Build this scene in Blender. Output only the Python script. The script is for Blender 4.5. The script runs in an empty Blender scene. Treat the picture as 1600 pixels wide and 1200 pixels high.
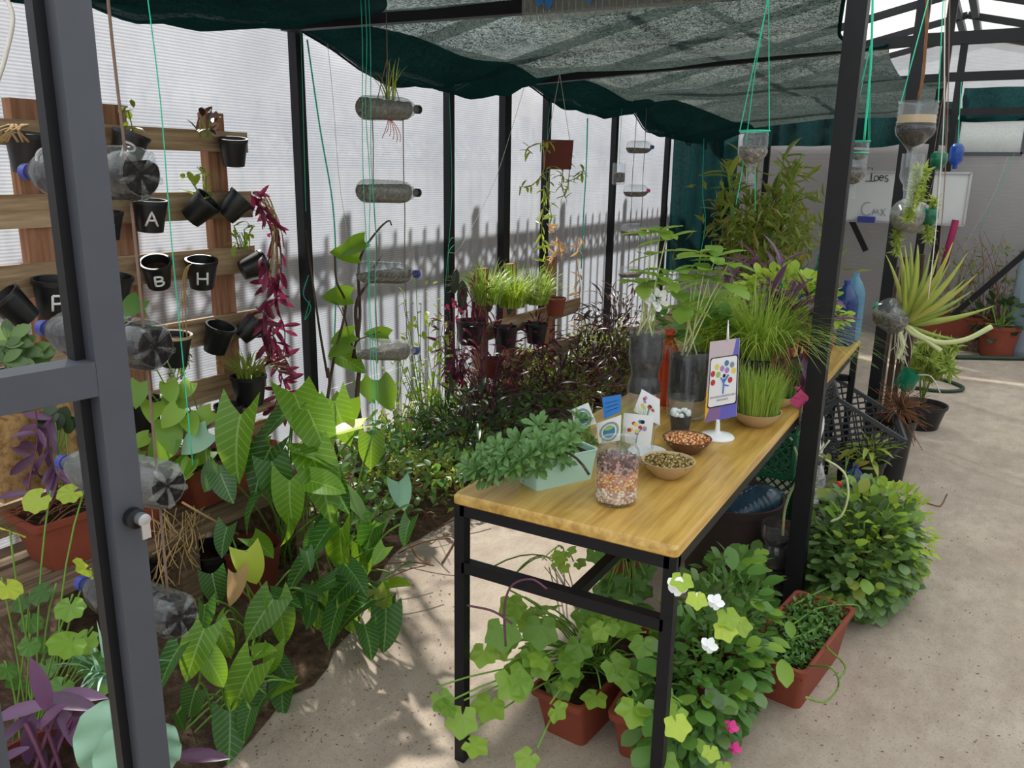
import bpy, math, random
from mathutils import Vector, Matrix, Quaternion, noise
R = random.Random(7)
sc = bpy.context.scene
col = sc.collection
V = Vector
# ------------------------------------------------------------------ camera
FPX, CH = 1290.0, 1.6
_p, _y, _r = math.radians(14.46), math.radians(29.7), math.radians(-.92)
FWD = V((-math.sin(_y)*math.cos(_p), math.cos(_y)*math.cos(_p), -math.sin(_p)))
_rt = V((math.cos(_y), math.sin(_y), 0)); _dn = FWD.cross(_rt)
RT = math.cos(_r)*_rt + math.sin(_r)*_dn
DN = -math.sin(_r)*_rt + math.cos(_r)*_dn
cam = bpy.data.cameras.new('camera'); camo = bpy.data.objects.new('camera', cam); col.objects.link(camo)
cam.sensor_fit = 'HORIZONTAL'; cam.sensor_width = 36; cam.lens = 36*FPX/1600; cam.clip_start = .02
_m = Matrix((RT, -DN, -FWD)).transposed().to_4x4(); _m.translation = (0, 0, CH); camo.matrix_world = _m
sc.camera = camo
def at(px, py, d=None, x=None, y=None, z=None, h=None):
    """point of the place seen at this pixel of the 1600x1200 photograph, on a plane of the room or at a distance"""
    r = FWD + RT*((px-800)/FPX) + DN*((py-600)/FPX)
    if d is not None: t = d
    elif h is not None: t = h/math.hypot(r.x, r.y)
    elif x is not None: t = x/r.x
    elif y is not None: t = y/r.y
    else: t = (z-CH)/r.z
    return V((0, 0, CH)) + r*t
# ------------------------------------------------------------------ sky, sun, exposure
w = bpy.data.worlds.new('sky'); sc.world = w; w.use_nodes = True
bg = w.node_tree.nodes['Background']; bg.inputs[0].default_value = (.86, .93, 1, 1); bg.inputs[1].default_value = SKY_S = 1.0
sun = bpy.data.lights.new('sun', 'SUN'); suno = bpy.data.objects.new('sun', sun); col.objects.link(suno)
sun.energy = 12.5; sun.angle = math.radians(1.7); sun.color = (1, .95, .87)
SUNDIR = V((-.62, .46, .72)).normalized()
suno.rotation_euler = SUNDIR.to_track_quat('Z', 'Y').to_euler()
sc.view_settings.view_transform = 'Standard'; sc.view_settings.look = 'None'; sc.view_settings.gamma = 1
sc.view_settings.use_curve_mapping = False
sc.view_settings.exposure = 0.68
sc.cycles.use_denoising = True
sc.cycles.max_bounces = 10; sc.cycles.diffuse_bounces = 5; sc.cycles.transparent_max_bounces = 24; sc.cycles.transmission_bounces = 6
sc.cycles.sample_clamp_indirect = 6; sc.cycles.caustics_reflective = False; sc.cycles.caustics_refractive = False
# ------------------------------------------------------------------ materials
def srgb(r, g, b):
    f = lambda c: (c/255/12.92) if c/255 <= .04045 else ((c/255+.055)/1.055)**2.4
    return (f(r), f(g), f(b), 1)
class NT:
    def __init__(s, name):
        s.m = bpy.data.materials.new(name); s.m.use_nodes = True; s.t = s.m.node_tree; s.t.nodes.clear()
        s.out = s.n('ShaderNodeOutputMaterial')
    def n(s, k, **kw):
        o = s.t.nodes.new(k)
        for a, b in kw.items():
            if a.startswith('_'): setattr(o, a[1:], b)
        return o
    def l(s, a, b): s.t.links.new(a, b)
    def coord(s, which='Object'): return s.n('ShaderNodeTexCoord').outputs[which]
    def noise(s, scale, vec=None, detail=4, rough=.55, out='Fac', stretch=None):
        t = s.n('ShaderNodeTexNoise'); t.inputs['Scale'].default_value = scale; t.inputs['Detail'].default_value = detail; t.inputs['Roughness'].default_value = rough
        v = vec or s.coord()
        if stretch:
            mp = s.n('ShaderNodeMapping'); mp.inputs['Scale'].default_value = stretch; s.l(v, mp.inputs[0]); v = mp.outputs[0]
        s.l(v, t.inputs['Vector']); return t.outputs[out]
    def ramp(s, fac, stops, interp='LINEAR'):
        r = s.n('ShaderNodeValToRGB'); r.color_ramp.interpolation = interp; e = r.color_ramp.elements
        while len(e) < len(stops): e.new(.5)
        for k, (p, c) in enumerate(stops):
            e[k].position = p; e[k].color = c if not isinstance(c, (int, float)) else (c, c, c, 1)
        s.l(fac, r.inputs[0]); return r.outputs[0]
    def mix(s, f, a, b, mode='MIX'):
        m = s.n('ShaderNodeMix', _data_type='RGBA', _blend_type=mode)
        for v, i in ((f, 0), (a, 6), (b, 7)):
            if isinstance(v, (int, float)): m.inputs[i].default_value = v
            elif isinstance(v, tuple): m.inputs[i].default_value = v
            else: s.l(v, m.inputs[i])
        return m.outputs[2]
    def math(s, op, a, b=None):
        m = s.n('ShaderNodeMath', _operation=op)
        for v, i in ((a, 0), (b, 1)):
            if v is None: continue
            if isinstance(v, (int, float)): m.inputs[i].default_value = v
            else: s.l(v, m.inputs[i])
        return m.outputs[0]
    def bsdf(s, color, rough=.6, spec=.4, metal=0, bump=None, bs=.3, bd=.01):
        b = s.n('ShaderNodeBsdfPrincipled')
        if isinstance(color, tuple): b.inputs['Base Color'].default_value = color
        else: s.l(color, b.inputs['Base Color'])
        if isinstance(rough, (int, float)): b.inputs['Roughness'].default_value = rough
        else: s.l(rough, b.inputs['Roughness'])
        b.inputs['Specular IOR Level'].default_value = spec; b.inputs['Metallic'].default_value = metal
        if bump is not None:
            u = s.n('ShaderNodeBump'); u.inputs['Strength'].default_value = bs; u.inputs['Distance'].default_value = bd
            s.l(bump, u.inputs['Height']); s.l(u.outputs[0], b.inputs['Normal'])
        return b.outputs[0]
    def shmix(s, f, a, b):
        m = s.n('ShaderNodeMixShader')
        if isinstance(f, (int, float)): m.inputs[0].default_value = f
        else: s.l(f, m.inputs[0])
        s.l(a, m.inputs[1]); s.l(b, m.inputs[2]); return m.outputs[0]
    def simple(s, k, color=None, rough=None):
        b = s.n(k)
        if color is not None:
            if isinstance(color, tuple): b.inputs['Color'].default_value = color
            else: s.l(color, b.inputs['Color'])
        if rough is not None: b.inputs['Roughness'].default_value = rough
        return b.outputs[0]
    def done(s, sh): s.l(sh, s.out.inputs['Surface']); return s.m
MAT = {}
def mat(name):
    def deco(fn): MAT[name] = fn(NT(name)); return fn
    return deco
def plain(name, c, rough=.5, spec=.4, var=.25, scale=8, metal=0, bs=.15):
    n = NT(name); f = n.noise(scale, detail=5)
    lo = tuple(x*(1-var) for x in c[:3])+(1,); hi = tuple(min(1, x*(1+var)) for x in c[:3])+(1,)
    MAT[name] = n.done(n.bsdf(n.mix(f, lo, hi), rough, spec, metal, bump=f, bs=bs, bd=.004)); return MAT[name]
def leafmat(name, c1, c2, tr, t=.42, rough=.42, vein=None, vs=26, hue2=None):
    """thin leaf: reflects and lets light through; colour differs from leaf to leaf"""
    n = NT(name)
    oi = n.n('ShaderNodeObjectInfo').outputs['Random']; gi = n.n('ShaderNodeNewGeometry').outputs['Random Per Island']
    rnd = n.math('FRACT', n.math('ADD', n.math('MULTIPLY', oi, 3.7), gi))
    stops = [(0, c1), (.75, c2)] + ([(1, hue2)] if hue2 else [])
    c = n.ramp(rnd, stops)
    c = n.mix(n.math('MULTIPLY', n.noise(9, n.coord('Object'), detail=3), .5), c, c2)
    if vein:
        sx = n.n('ShaderNodeSeparateXYZ'); n.l(n.coord('Object'), sx.inputs[0])
        ax = n.math('ABSOLUTE', sx.outputs[0])
        mid = n.math('LESS_THAN', ax, .018)
        lat = n.math('GREATER_THAN', n.math('SINE', n.math('MULTIPLY', n.math('SUBTRACT', sx.outputs[1], n.math('MULTIPLY', ax, .75)), vs*2)), .86)
        vv = n.math('MINIMUM', n.math('ADD', mid, n.math('MULTIPLY', lat, .65)), 1.0)
        c = n.mix(n.math('MULTIPLY', vv, .55), c, vein)
    b = n.bsdf(c, rough, .5)
    tc = n.mix(.5, c, tr); tl = n.simple('ShaderNodeBsdfTranslucent', tc)
    MAT[name] = n.done(n.shmix(t, b, tl)); return MAT[name]
@mat('polycarbonate')
def _(n):
    sx = n.n('ShaderNodeSeparateXYZ'); n.l(n.coord('Object'), sx.inputs[0])
    rib = n.math('SINE', n.math('MULTIPLY', sx.outputs[2], 2*math.pi/.0125))
    rib01 = n.math('ADD', n.math('MULTIPLY', rib, .5), .5)
    dirt = n.noise(2.2, detail=6, rough=.65); spk = n.noise(60, detail=2)
    d = n.math('MULTIPLY', dirt, n.ramp(spk, [(.3, .85), (.8, 1.15)]))
    c = n.mix(d, (.175, .195, .225, 1), (.40, .43, .475, 1)); c = n.mix(n.math('MULTIPLY', rib01, .6), c, (.10, .10, .13, 1))
    tl = n.simple('ShaderNodeBsdfTranslucent', c); df = n.simple('ShaderNodeBsdfDiffuse', (.72, .74, .76, 1))
    tr = n.simple('ShaderNodeBsdfTransparent', (.93, .95, .97, 1)); gl = n.simple('ShaderNodeBsdfGlossy', (1, 1, 1, 1), .22)
    a = n.shmix(.2, tl, df); a = n.shmix(.34, a, tr)
    return n.done(n.shmix(.04, a, gl))
@mat('clear_sheet')
def _(n):
    return n.done(n.shmix(.03, n.simple('ShaderNodeBsdfTransparent', (.97, .98, .98, 1)), n.simple('ShaderNodeBsdfGlossy', (1, 1, 1, 1), .2)))
@mat('roof_sheet')
def _(n):
    sx = n.n('ShaderNodeSeparateXYZ'); n.l(n.coord('Object'), sx.inputs[0])
    rib = n.math('ADD', n.math('MULTIPLY', n.math('SINE', n.math('MULTIPLY', sx.outputs[1], 2*math.pi/.02)), .5), .5)
    c = n.mix(n.noise(1.2, detail=5), (.6, .62, .62, 1), (.95, .96, .95, 1)); c = n.mix(n.math('MULTIPLY', rib, .12), c, (.6, .6, .62, 1))
    a = n.shmix(.72, n.simple('ShaderNodeBsdfTranslucent', c), n.simple('ShaderNodeBsdfTransparent', (.95, .97, .97, 1)))
    return n.done(n.shmix(.04, a, n.simple('ShaderNodeBsdfGlossy', (1, 1, 1, 1), .3)))
def netmat(name, c1, c2, lo, hi):
    """knitted shade cloth: dark yarn with pin holes, uneven stretch"""
    n = NT(name); f = n.noise(150, detail=2, rough=.8); g = n.noise(3, detail=5, rough=.65); k = n.noise(42, detail=3, rough=.7)
    fk = n.math('ADD', n.math('MULTIPLY', f, .6), n.math('ADD', n.math('MULTIPLY', k, .25), n.math('MULTIPLY', g, .15)))
    op = n.ramp(fk, [(.46, lo), (.62, hi)]); c = n.mix(n.ramp(fk, [(.42, 0.0), (.6, 1.0)]), c1, c2)
    a = n.shmix(.5, n.simple('ShaderNodeBsdfDiffuse', c), n.simple('ShaderNodeBsdfTranslucent', c))
    MAT[name] = n.done(n.shmix(op, a, n.simple('ShaderNodeBsdfTransparent', (.9, .95, .92, 1))))
netmat('shade_net', (.005, .010, .009, 1), (.056, .068, .064, 1), .0, .17)
netmat('shade_net_fold', (.006, .028, .03, 1), (.012, .05, .05, 1), .0, .05)
@mat('concrete')
def _(n):
    a = n.noise(1.1, detail=8, rough=.65); b = n.noise(110, detail=3, rough=.85); s = n.noise(9, detail=8, rough=.75, stretch=(1, .55, 1))
    c = n.ramp(a, [(.25, srgb(158, 142, 128)), (.55, srgb(182, 167, 151)), (.8, srgb(196, 183, 168))])
    c = n.mix(n.ramp(s, [(.42, 0), (.62, .55)]), c, srgb(150, 133, 118))
    c = n.mix(n.ramp(b, [(.57, 0), (.68, .85)]), c, srgb(96, 82, 70))
    return n.done(n.bsdf(c, .85, .2, bump=b, bs=.35, bd=.004))
@mat('soil')
def _(n):
    a = n.noise(40, detail=6, rough=.8)
    return n.done(n.bsdf(n.ramp(a, [(.3, srgb(34, 24, 18)), (.55, srgb(74, 56, 44)), (.75, srgb(122, 96, 76))]), .95, .1, bump=a, bs=.9, bd=.02))
@mat('bed_soil')
def _(n):
    a = n.noise(26, detail=7, rough=.8)
    return n.done(n.bsdf(n.ramp(a, [(.3, srgb(52, 40, 32)), (.55, srgb(104, 84, 68)), (.75, srgb(150, 126, 104))]), .95, .1, bump=a, bs=.9, bd=.02))
def woodmat(name, c1, c2, c3, axis, rough=.55, spec=.3, k=1.0):
    n = NT(name); st = [26*k, 26*k, 26*k]; st[axis] = 1.5*k
    g = n.noise(1.6, detail=8, rough=.65, stretch=tuple(st)); h = n.noise(2.5, detail=4)
    c = n.ramp(g, [(.3, c1), (.52, c2), (.72, c3)]); c = n.mix(n.math('MULTIPLY', h, .35), c, c1)
    MAT[name] = n.done(n.bsdf(c, rough, spec, bump=g, bs=.25, bd=.004))
woodmat('table_wood', srgb(156, 116, 50), srgb(202, 162, 82), srgb(222, 188, 114), 1, .3, .5)
woodmat('pallet_wood_long', srgb(120, 94, 68), srgb(182, 154, 122), srgb(210, 188, 158), 1, .8, .2)
woodmat('pallet_wood_up', srgb(120, 80, 58), srgb(166, 122, 94), srgb(188, 150, 120), 2, .8, .2)
woodmat('grey_wood', srgb(70, 55, 42), srgb(124, 104, 84), srgb(160, 140, 116), 1, .85, .15)
woodmat('bark', srgb(44, 34, 28), srgb(84, 68, 56), srgb(120, 102, 84), 2, .9, .15)
woodmat('end_grain', srgb(120, 88, 54), srgb(184, 146, 98), srgb(206, 172, 124), 0, .85, .15)
plain('steel_black', srgb(19, 19, 22), .5, .3, .3, 14)
plain('steel_grey', srgb(66, 69, 77), .5, .5, .12, 20)
plain('pot_black', srgb(20, 20, 23), .38, .5, .3)
plain('terracotta', srgb(134, 66, 48), .62, .3, .22, 12)
plain('terracotta_dark', srgb(104, 46, 36), .6, .3, .22, 12)
plain('mint_enamel', srgb(176, 214, 200), .35, .5, .05)
plain('bowl_clay', srgb(186, 160, 122), .5, .4, .12, 20)
plain('bowl_dark', srgb(104, 74, 58), .5, .4, .2, 20)
plain('white_paint', srgb(232, 232, 230), .5, .4, .04)
plain('paper', srgb(238, 238, 240), .7, .2, .03)
plain('blue_print', srgb(64, 132, 208), .6, .2, .1)
plain('ink', srgb(40, 40, 60), .7, .2, .1)
plain('ink_grey', srgb(150, 150, 165), .7, .2, .1)
plain('twine_green', srgb(44, 190, 150), .6, .3, .15)
plain('rope_brown', srgb(126, 104, 92), .85, .2, .25, 60)
plain('rope_white', srgb(206, 200, 190), .85, .2, .1, 60)
plain('cap_blue', srgb(52, 62, 140), .4, .5, .1)
plain('cap_green', srgb(20, 140, 96), .4, .5, .1)
plain('crate_green', srgb(14, 92, 58), .45, .5, .15)
plain('crate_grey', srgb(64, 66, 70), .5, .4, .2)
plain('tub_brown', srgb(56, 44, 40), .5, .4, .25, 6)
plain('fold_bag', srgb(220, 220, 218), .35, .6, .1)
plain('fence_paint', srgb(120, 116, 110), .95, .0, .1)
plain('hose_green', srgb(40, 60, 42), .5, .4, .2)
plain('dry_straw', srgb(176, 146, 104), .9, .1, .25, 40)
plain('dry_root', srgb(122, 86, 62), .95, .1, .35, 60)
plain('stem_green', srgb(112, 150, 62), .6, .3, .25, 20)
plain('stem_pale', srgb(198, 204, 150), .6, .3, .15, 20)
plain('stem_purple', srgb(104, 62, 82), .6, .3, .25, 20)
plain('petal_white', srgb(244, 246, 246), .6, .3, .03)
plain('petal_pink', srgb(232, 70, 150), .6, .3, .12)
plain('petal_red', srgb(214, 60, 50), .6, .3, .12)
plain('fabric_magenta', srgb(150, 44, 84), .8, .2, .2, 30)
plain('board_white', srgb(206, 208, 208), .35, .5, .03)
plain('metal_silver', srgb(186, 186, 188), .3, .6, .08, metal=.8)
def thin(name, c, op=.16, rough=.06, gloss=.9, k=.3, k0=.03):
    """thin clear plastic or glass wall"""
    n = NT(name); lw = n.n('ShaderNodeLayerWeight'); lw.inputs[0].default_value = .35
    f = n.math('ADD', n.math('MULTIPLY', n.math('POWER', lw.outputs['Facing'], 2.0), k), k0)
    t = n.simple('ShaderNodeBsdfTransparent', c); g = n.simple('ShaderNodeBsdfGlossy', (gloss, gloss, gloss, 1), rough)
    d = n.shmix(.5, n.simple('ShaderNodeBsdfDiffuse', c), n.simple('ShaderNodeBsdfTranslucent', c))
    MAT[name] = n.done(n.shmix(f, n.shmix(op, t, d), g)); return MAT[name]
thin('clear_plastic', (.92, .94, .95, 1), .05, k=.42, k0=.04); thin('frosted_plastic', (.86, .88, .86, 1), .2, .2); thin('jar_glass', (.93, .95, .95, 1), .05, .03, k=.6, k0=.06)
thin('blue_plastic', (.05, .16, .45, 1), .4); thin('pale_blue_plastic', (.32, .60, .78, 1), .35); thin('green_plastic', (.04, .42, .26, 1), .35)
thin('teal_plastic', (.22, .46, .62, 1), .18)
thin('orange_plastic', (.75, .16, .04, 1), .45); thin('barrel_plastic', (.70, .82, .90, 1), .5, .2)
@mat('bottle_soil')
def _(n):
    a = n.noise(55, detail=5, rough=.7)
    return n.done(n.bsdf(n.ramp(a, [(.3, srgb(24, 22, 22)), (.55, srgb(42, 39, 37)), (.75, srgb(84, 79, 74))]), .9, .2, bump=a, bs=.8, bd=.01))
@mat('perlite')
def _(n):
    a = n.noise(70, detail=5, rough=.7)
    return n.done(n.bsdf(n.ramp(a, [(.32, srgb(66, 60, 54)), (.55, srgb(122, 114, 104)), (.75, srgb(196, 190, 182))]), .9, .2, bump=a, bs=.8, bd=.01))
@mat('foil')
def _(n):
    a = n.noise(22, detail=6, rough=.7)
    return n.done(n.bsdf(n.ramp(a, [(.3, srgb(120, 118, 120)), (.6, srgb(232, 230, 228))]), .25, .6, metal=.5, bump=a, bs=1, bd=.03))
def pips(name, cols):
    n = NT(name); gi = n.n('ShaderNodeNewGeometry').outputs['Random Per Island']
    MAT[name] = n.done(n.bsdf(n.ramp(gi, [(k/len(cols), c) for k, c in enumerate(cols)], 'CONSTANT'), .45, .4))
pips('pips_white', [srgb(236, 214, 196), srgb(222, 190, 170), srgb(204, 168, 150), srgb(240, 228, 214)])
pips('pips_orange', [srgb(206, 130, 72), srgb(222, 158, 96), srgb(188, 104, 60), srgb(230, 180, 120), srgb(236, 206, 160)])
pips('pips_dark', [srgb(92, 48, 40), srgb(62, 40, 38), srgb(150, 96, 84), srgb(196, 160, 150), srgb(110, 66, 56)])
pips('pips_corn', [srgb(206, 136, 74), srgb(222, 170, 112), srgb(176, 96, 54), srgb(236, 200, 150), srgb(150, 80, 48)])
pips('pips_mung', [srgb(126, 104, 52), srgb(168, 142, 78), srgb(96, 78, 42), srgb(190, 170, 110)])
# leaves
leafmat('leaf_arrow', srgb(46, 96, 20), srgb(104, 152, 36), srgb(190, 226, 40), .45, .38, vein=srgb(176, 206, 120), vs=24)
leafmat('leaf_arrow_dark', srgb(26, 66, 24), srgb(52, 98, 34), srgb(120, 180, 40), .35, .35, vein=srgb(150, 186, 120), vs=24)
leafmat('leaf_heart', srgb(64, 112, 26), srgb(110, 156, 40), srgb(190, 224, 50), .45)
leafmat('leaf_yellow', srgb(164, 190, 56), srgb(198, 214, 84), srgb(220, 232, 80), .45)
leafmat('leaf_ivy', srgb(84, 132, 52), srgb(148, 186, 74), srgb(206, 230, 84), .45)
leafmat('leaf_mid', srgb(46, 88, 34), srgb(98, 142, 66), srgb(150, 196, 70), .35)
leafmat('leaf_small', srgb(84, 112, 40), srgb(156, 176, 80), srgb(206, 226, 90), .5, hue2=srgb(196, 192, 116))
leafmat('leaf_jade', srgb(46, 76, 38), srgb(112, 142, 82), srgb(168, 200, 90), .28, .33)
leafmat('leaf_sedum', srgb(52, 96, 44), srgb(106, 146, 82), srgb(170, 210, 90), .22, .45)
leafmat('leaf_lime', srgb(118, 156, 40), srgb(176, 198, 72), srgb(214, 230, 80), .35)
leafmat('leaf_grass', srgb(96, 134, 40), srgb(168, 192, 86), srgb(196, 222, 80), .35, hue2=srgb(188, 196, 110))
leafmat('leaf_deep', srgb(26, 40, 26), srgb(58, 76, 50), srgb(80, 110, 50), .25, .4)
leafmat('leaf_wine', srgb(58, 20, 36), srgb(118, 40, 66), srgb(176, 48, 90), .4, .4, hue2=srgb(160, 60, 90))
leafmat('leaf_purple', srgb(70, 44, 70), srgb(122, 88, 122), srgb(170, 90, 140), .3, .4)
leafmat('leaf_dusk', srgb(34, 24, 28), srgb(76, 60, 58), srgb(130, 80, 66), .3, .34, hue2=srgb(118, 112, 100))
leafmat('leaf_aloe', srgb(112, 138, 52), srgb(180, 190, 92), srgb(214, 214, 90), .25, .4, hue2=srgb(206, 190, 110))
leafmat('leaf_kale', srgb(120, 168, 144), srgb(160, 198, 172), srgb(160, 210, 150), .25, .5)
leafmat('leaf_dead', srgb(196, 156, 110), srgb(222, 186, 140), srgb(230, 180, 120), .4, .7)
leafmat('leaf_olive', srgb(66, 88, 30), srgb(124, 140, 56), srgb(180, 190, 60), .35, hue2=srgb(150, 110, 60))
leafmat('leaf_bean', srgb(96, 146, 52), srgb(158, 192, 92), srgb(204, 228, 100), .45)
leafmat('leaf_fern', srgb(104, 130, 52), srgb(166, 182, 86), srgb(200, 214, 90), .35)
# ------------------------------------------------------------------ mesh helpers
def frame(d, up=V((0, 0, 1))):
    """matrix whose y axis runs along d and whose z axis leans to up"""
    y = d.normalized(); x = y.cross(up)
    if x.length < 1e-4: x = y.cross(V((1, 0, .01)))
    x.normalize(); z = x.cross(y)
    return Matrix((x, y, z)).transposed()
def bez(a, b, c, n=8):
    return [a*(1-t)**2 + b*2*t*(1-t) + c*t*t for t in [k/n for k in range(n+1)]]
def curve(pts, n=6):
    """smooth line through points"""
    P = [V(p) for p in pts]; P = [2*P[0]-P[1]] + P + [2*P[-1]-P[-2]]; out = []
    for i in range(1, len(P)-2):
        for k in range(n):
            t = k/n; a, b, c, d = P[i-1:i+3]
            out.append(.5*((2*b) + (c-a)*t + (2*a-5*b+4*c-d)*t*t + (3*b-a-3*c+d)*t**3))
    return out + [P[-2]]
class MB:
    def __init__(s): s.v = []; s.f = []; s.mi = []
    def add(s, vs, fs, m=0):
        o = len(s.v); s.v += [V(v) for v in vs]; s.f += [tuple(i+o for i in f) for f in fs]; s.mi += [m]*len(fs); return s
    def addm(s, src, M, m=0):
        o = len(s.v); s.v += [M @ v for v in src[0]]; s.f += [tuple(i+o for i in f) for f in src[1]]; s.mi += [m]*len(src[1]); return s
    def box(s, c, size, rot=None, m=0, taper=1.0):
        c = V(c); h = V(size)/2; vs = []
        for z in (-1, 1):
            k = taper if z < 0 else 1
            for x, y in ((-1, -1), (1, -1), (1, 1), (-1, 1)):
                p = V((x*h.x*k, y*h.y*k, z*h.z)); vs.append(c + (rot @ p if rot else p))
        return s.add(vs, [(0, 3, 2, 1), (4, 5, 6, 7), (0, 1, 5, 4), (1, 2, 6, 5), (2, 3, 7, 6), (3, 0, 4, 7)], m)
    def skin(s, k):
        """a sheet: face k carries the diffusing skin, the rest stays clear"""
        s.mi = [0 if i == k else 1 for i in range(len(s.f))]; return s
    def bar(s, a, b, w, h=None, up=V((0, 0, 1)), m=0):
        a, b = V(a), V(b); F = frame(b-a, up); return s.box((a+b)/2, (w, (b-a).length, h or w), F, m)
    def tube(s, pts, r, n=6, m=0, cap=True):
        pts = [V(p) for p in pts]; N = len(pts); rs = r if isinstance(r, (list, tuple)) else [r]*N; vs = []; fs = []
        ref = None
        for i, p in enumerate(pts):
            d = (pts[min(i+1, N-1)] - pts[max(i-1, 0)]); d = d.normalized() if d.length > 1e-9 else V((0, 0, 1))
            if ref is None: ref = d.orthogonal().normalized()
            ref = ref - d*ref.dot(d); ref = ref.normalized() if ref.length > 1e-6 else d.orthogonal().normalized()
            b = d.cross(ref)
            for k in range(n):
                a = 2*math.pi*k/n; vs.append(p + (ref*math.cos(a) + b*math.sin(a))*rs[i])
        for i in range(N-1):
            for k in range(n):
                j = (k+1) % n; fs.append((i*n+k, i*n+j, (i+1)*n+j, (i+1)*n+k))
        if cap: fs += [tuple(range(n-1, -1, -1)), tuple((N-1)*n+k for k in range(n))]
        return s.add(vs, fs, m)
    def lathe(s, prof, n=24, M=None, m=0, rfun=None):
        vs = []; fs = []; N = len(prof)
        for (r, z) in prof:
            for k in range(n):
                a = 2*math.pi*k/n; rr = r*(rfun(a, z) if rfun else 1); p = V((rr*math.cos(a), rr*math.sin(a), z)); vs.append(M @ p if M else p)
        for i in range(N-1):
            for k in range(n):
                j = (k+1) % n; fs.append((i*n+k, i*n+j, (i+1)*n+j, (i+1)*n+k))
        if prof[0][0] > 1e-5 and prof[0][0] < .9e3: pass
        return s.add(vs, fs, m)
    def disc(s, c, r, n=20, M=None, m=0):
        vs = [V((r*math.cos(2*math.pi*k/n), r*math.sin(2*math.pi*k/n), 0)) for k in range(n)]
        c = V(c); vs = [(M @ v if M else v) + c for v in vs]; return s.add(vs, [tuple(range(n))], m)
    def ball(s, c, r, m=0, n=8, k=5, sc=(1, 1, 1), rot=None):
        vs = []; fs = []; c = V(c)
        for i in range(k+1):
            t = math.pi*i/k
            for j in range(n):
                a = 2*math.pi*j/n; p = V((r*sc[0]*math.sin(t)*math.cos(a), r*sc[1]*math.sin(t)*math.sin(a), r*sc[2]*math.cos(t))); vs.append(c + (rot @ p if rot else p))
        for i in range(k):
            for j in range(n):
                q = (j+1) % n; fs.append((i*n+j, (i+1)*n+j, (i+1)*n+q, i*n+q))
        return s.add(vs, fs, m)
    def mesh(s, name, mats, smooth=None):
        me = bpy.data.meshes.new(name); me.from_pydata(s.v, [], s.f)
        for k in (mats if isinstance(mats, (list, tuple)) else [mats]): me.materials.append(MAT[k])
        if any(s.mi): me.polygons.foreach_set('material_index', s.mi)
        if smooth:
            me.polygons.foreach_set('use_smooth', [True]*len(s.f))
            if smooth is not True: me.set_sharp_from_angle(angle=math.radians(smooth))
        me.update(); return me
    def build(s, name, mats, parent=None, smooth=None, world=False, **kw):
        if world and parent is not None:
            o = origin(parent); s.v = [v-o for v in s.v]
        return link(name, s.mesh(name, mats, smooth), parent, **kw)
def origin(o):
    p = V((0, 0, 0))
    while o is not None: p += o.location; o = o.parent
    return p
def link(name, data, parent=None, loc=None, M=None, label=None, cat=None, group=None, kind=None):
    o = bpy.data.objects.new(name, data); col.objects.link(o); o.parent = parent
    if M is not None: o.matrix_local = M
    elif loc is not None: o.location = loc
    tag(o, label, cat, group, kind); return o
def tag(o, label=None, cat=None, group=None, kind=None):
    if label: o['label'] = label
    if cat: o['category'] = cat
    if group: o['group'] = group
    if kind: o['kind'] = kind
    return o
def thing(name, label, cat, loc=(0, 0, 0), rz=0, group=None, kind=None):
    o = link(name, None, None, V(loc), None, label, cat, group, kind); o.rotation_euler = (0, 0, rz); o.empty_display_size = .05; return o
# ------------------------------------------------------------------ leaf shapes (unit length along +y, face up +z)
def leafshape(width, L=1.0, fold=.25, curl=-.25, lobe=0.0, n=6, wavy=0.0, us=(-1, -.5, 0, .5, 1)):
    vs = []; fs = []; m = len(us)
    for i in range(n+1):
        t = i/n; hw = width(t)
        for u in us:
            x = u*hw; y = L*t - lobe*abs(u)**1.3*(1-t)**3
            z = fold*abs(x) + curl*t*t*L + (wavy*math.sin(t*17+u*2)*abs(u) if wavy else 0)
            vs.append(V((x, y, z)))
    for i in range(n):
        for j in range(m-1): a = i*m+j; fs.append((a, a+1, a+m+1, a+m))
    return vs, fs
def w_heart(k): return lambda t: k*(math.sin(math.pi*min(1, (t*.82+.18))**.8)**.8)*(1 if t < .999 else 0)
def w_arrow(k): return lambda t: k*(1-t**1.7)**.9*(.84+.55*t) if t < 1 else 0
def w_lance(k): return lambda t: k*math.sin(math.pi*(t*.92+.06))**.75 if t < 1 else 0
def w_oval(k): return lambda t: k*math.sin(math.pi*(t*.9+.05)**1.15)**.65 if 0 < t < 1 else k*.1
def palmate(lobes=5, depth=.2, n=30, dome=.12, notch=.35):
    vs = [V((0, 0, 0))]; fs = []
    for ring, k in ((1, .5), (2, 1.0)):
        for i in range(n+1):
            a = -math.pi*.5 + notch*.5 + (2*math.pi-notch)*i/n
            t = i/n; rr = (1 - depth*abs(math.cos(t*lobes*math.pi))**1.4*(ring-1)) * k * .5
            rr *= (.88+.12*math.sin(t*math.pi)); vs.append(V((rr*math.cos(a), rr*math.sin(a)+.12, dome*(.25-(rr*1.0)**2) + .03*math.cos(t*lobes*2*math.pi)*k)))
    q = n+1
    for i in range(n):
        fs.append((0, 1+i, 2+i)); fs.append((1+i, 1+q+i, 2+q+i, 2+i))
    return [v+V((0, .38, 0)) for v in vs], fs
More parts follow.
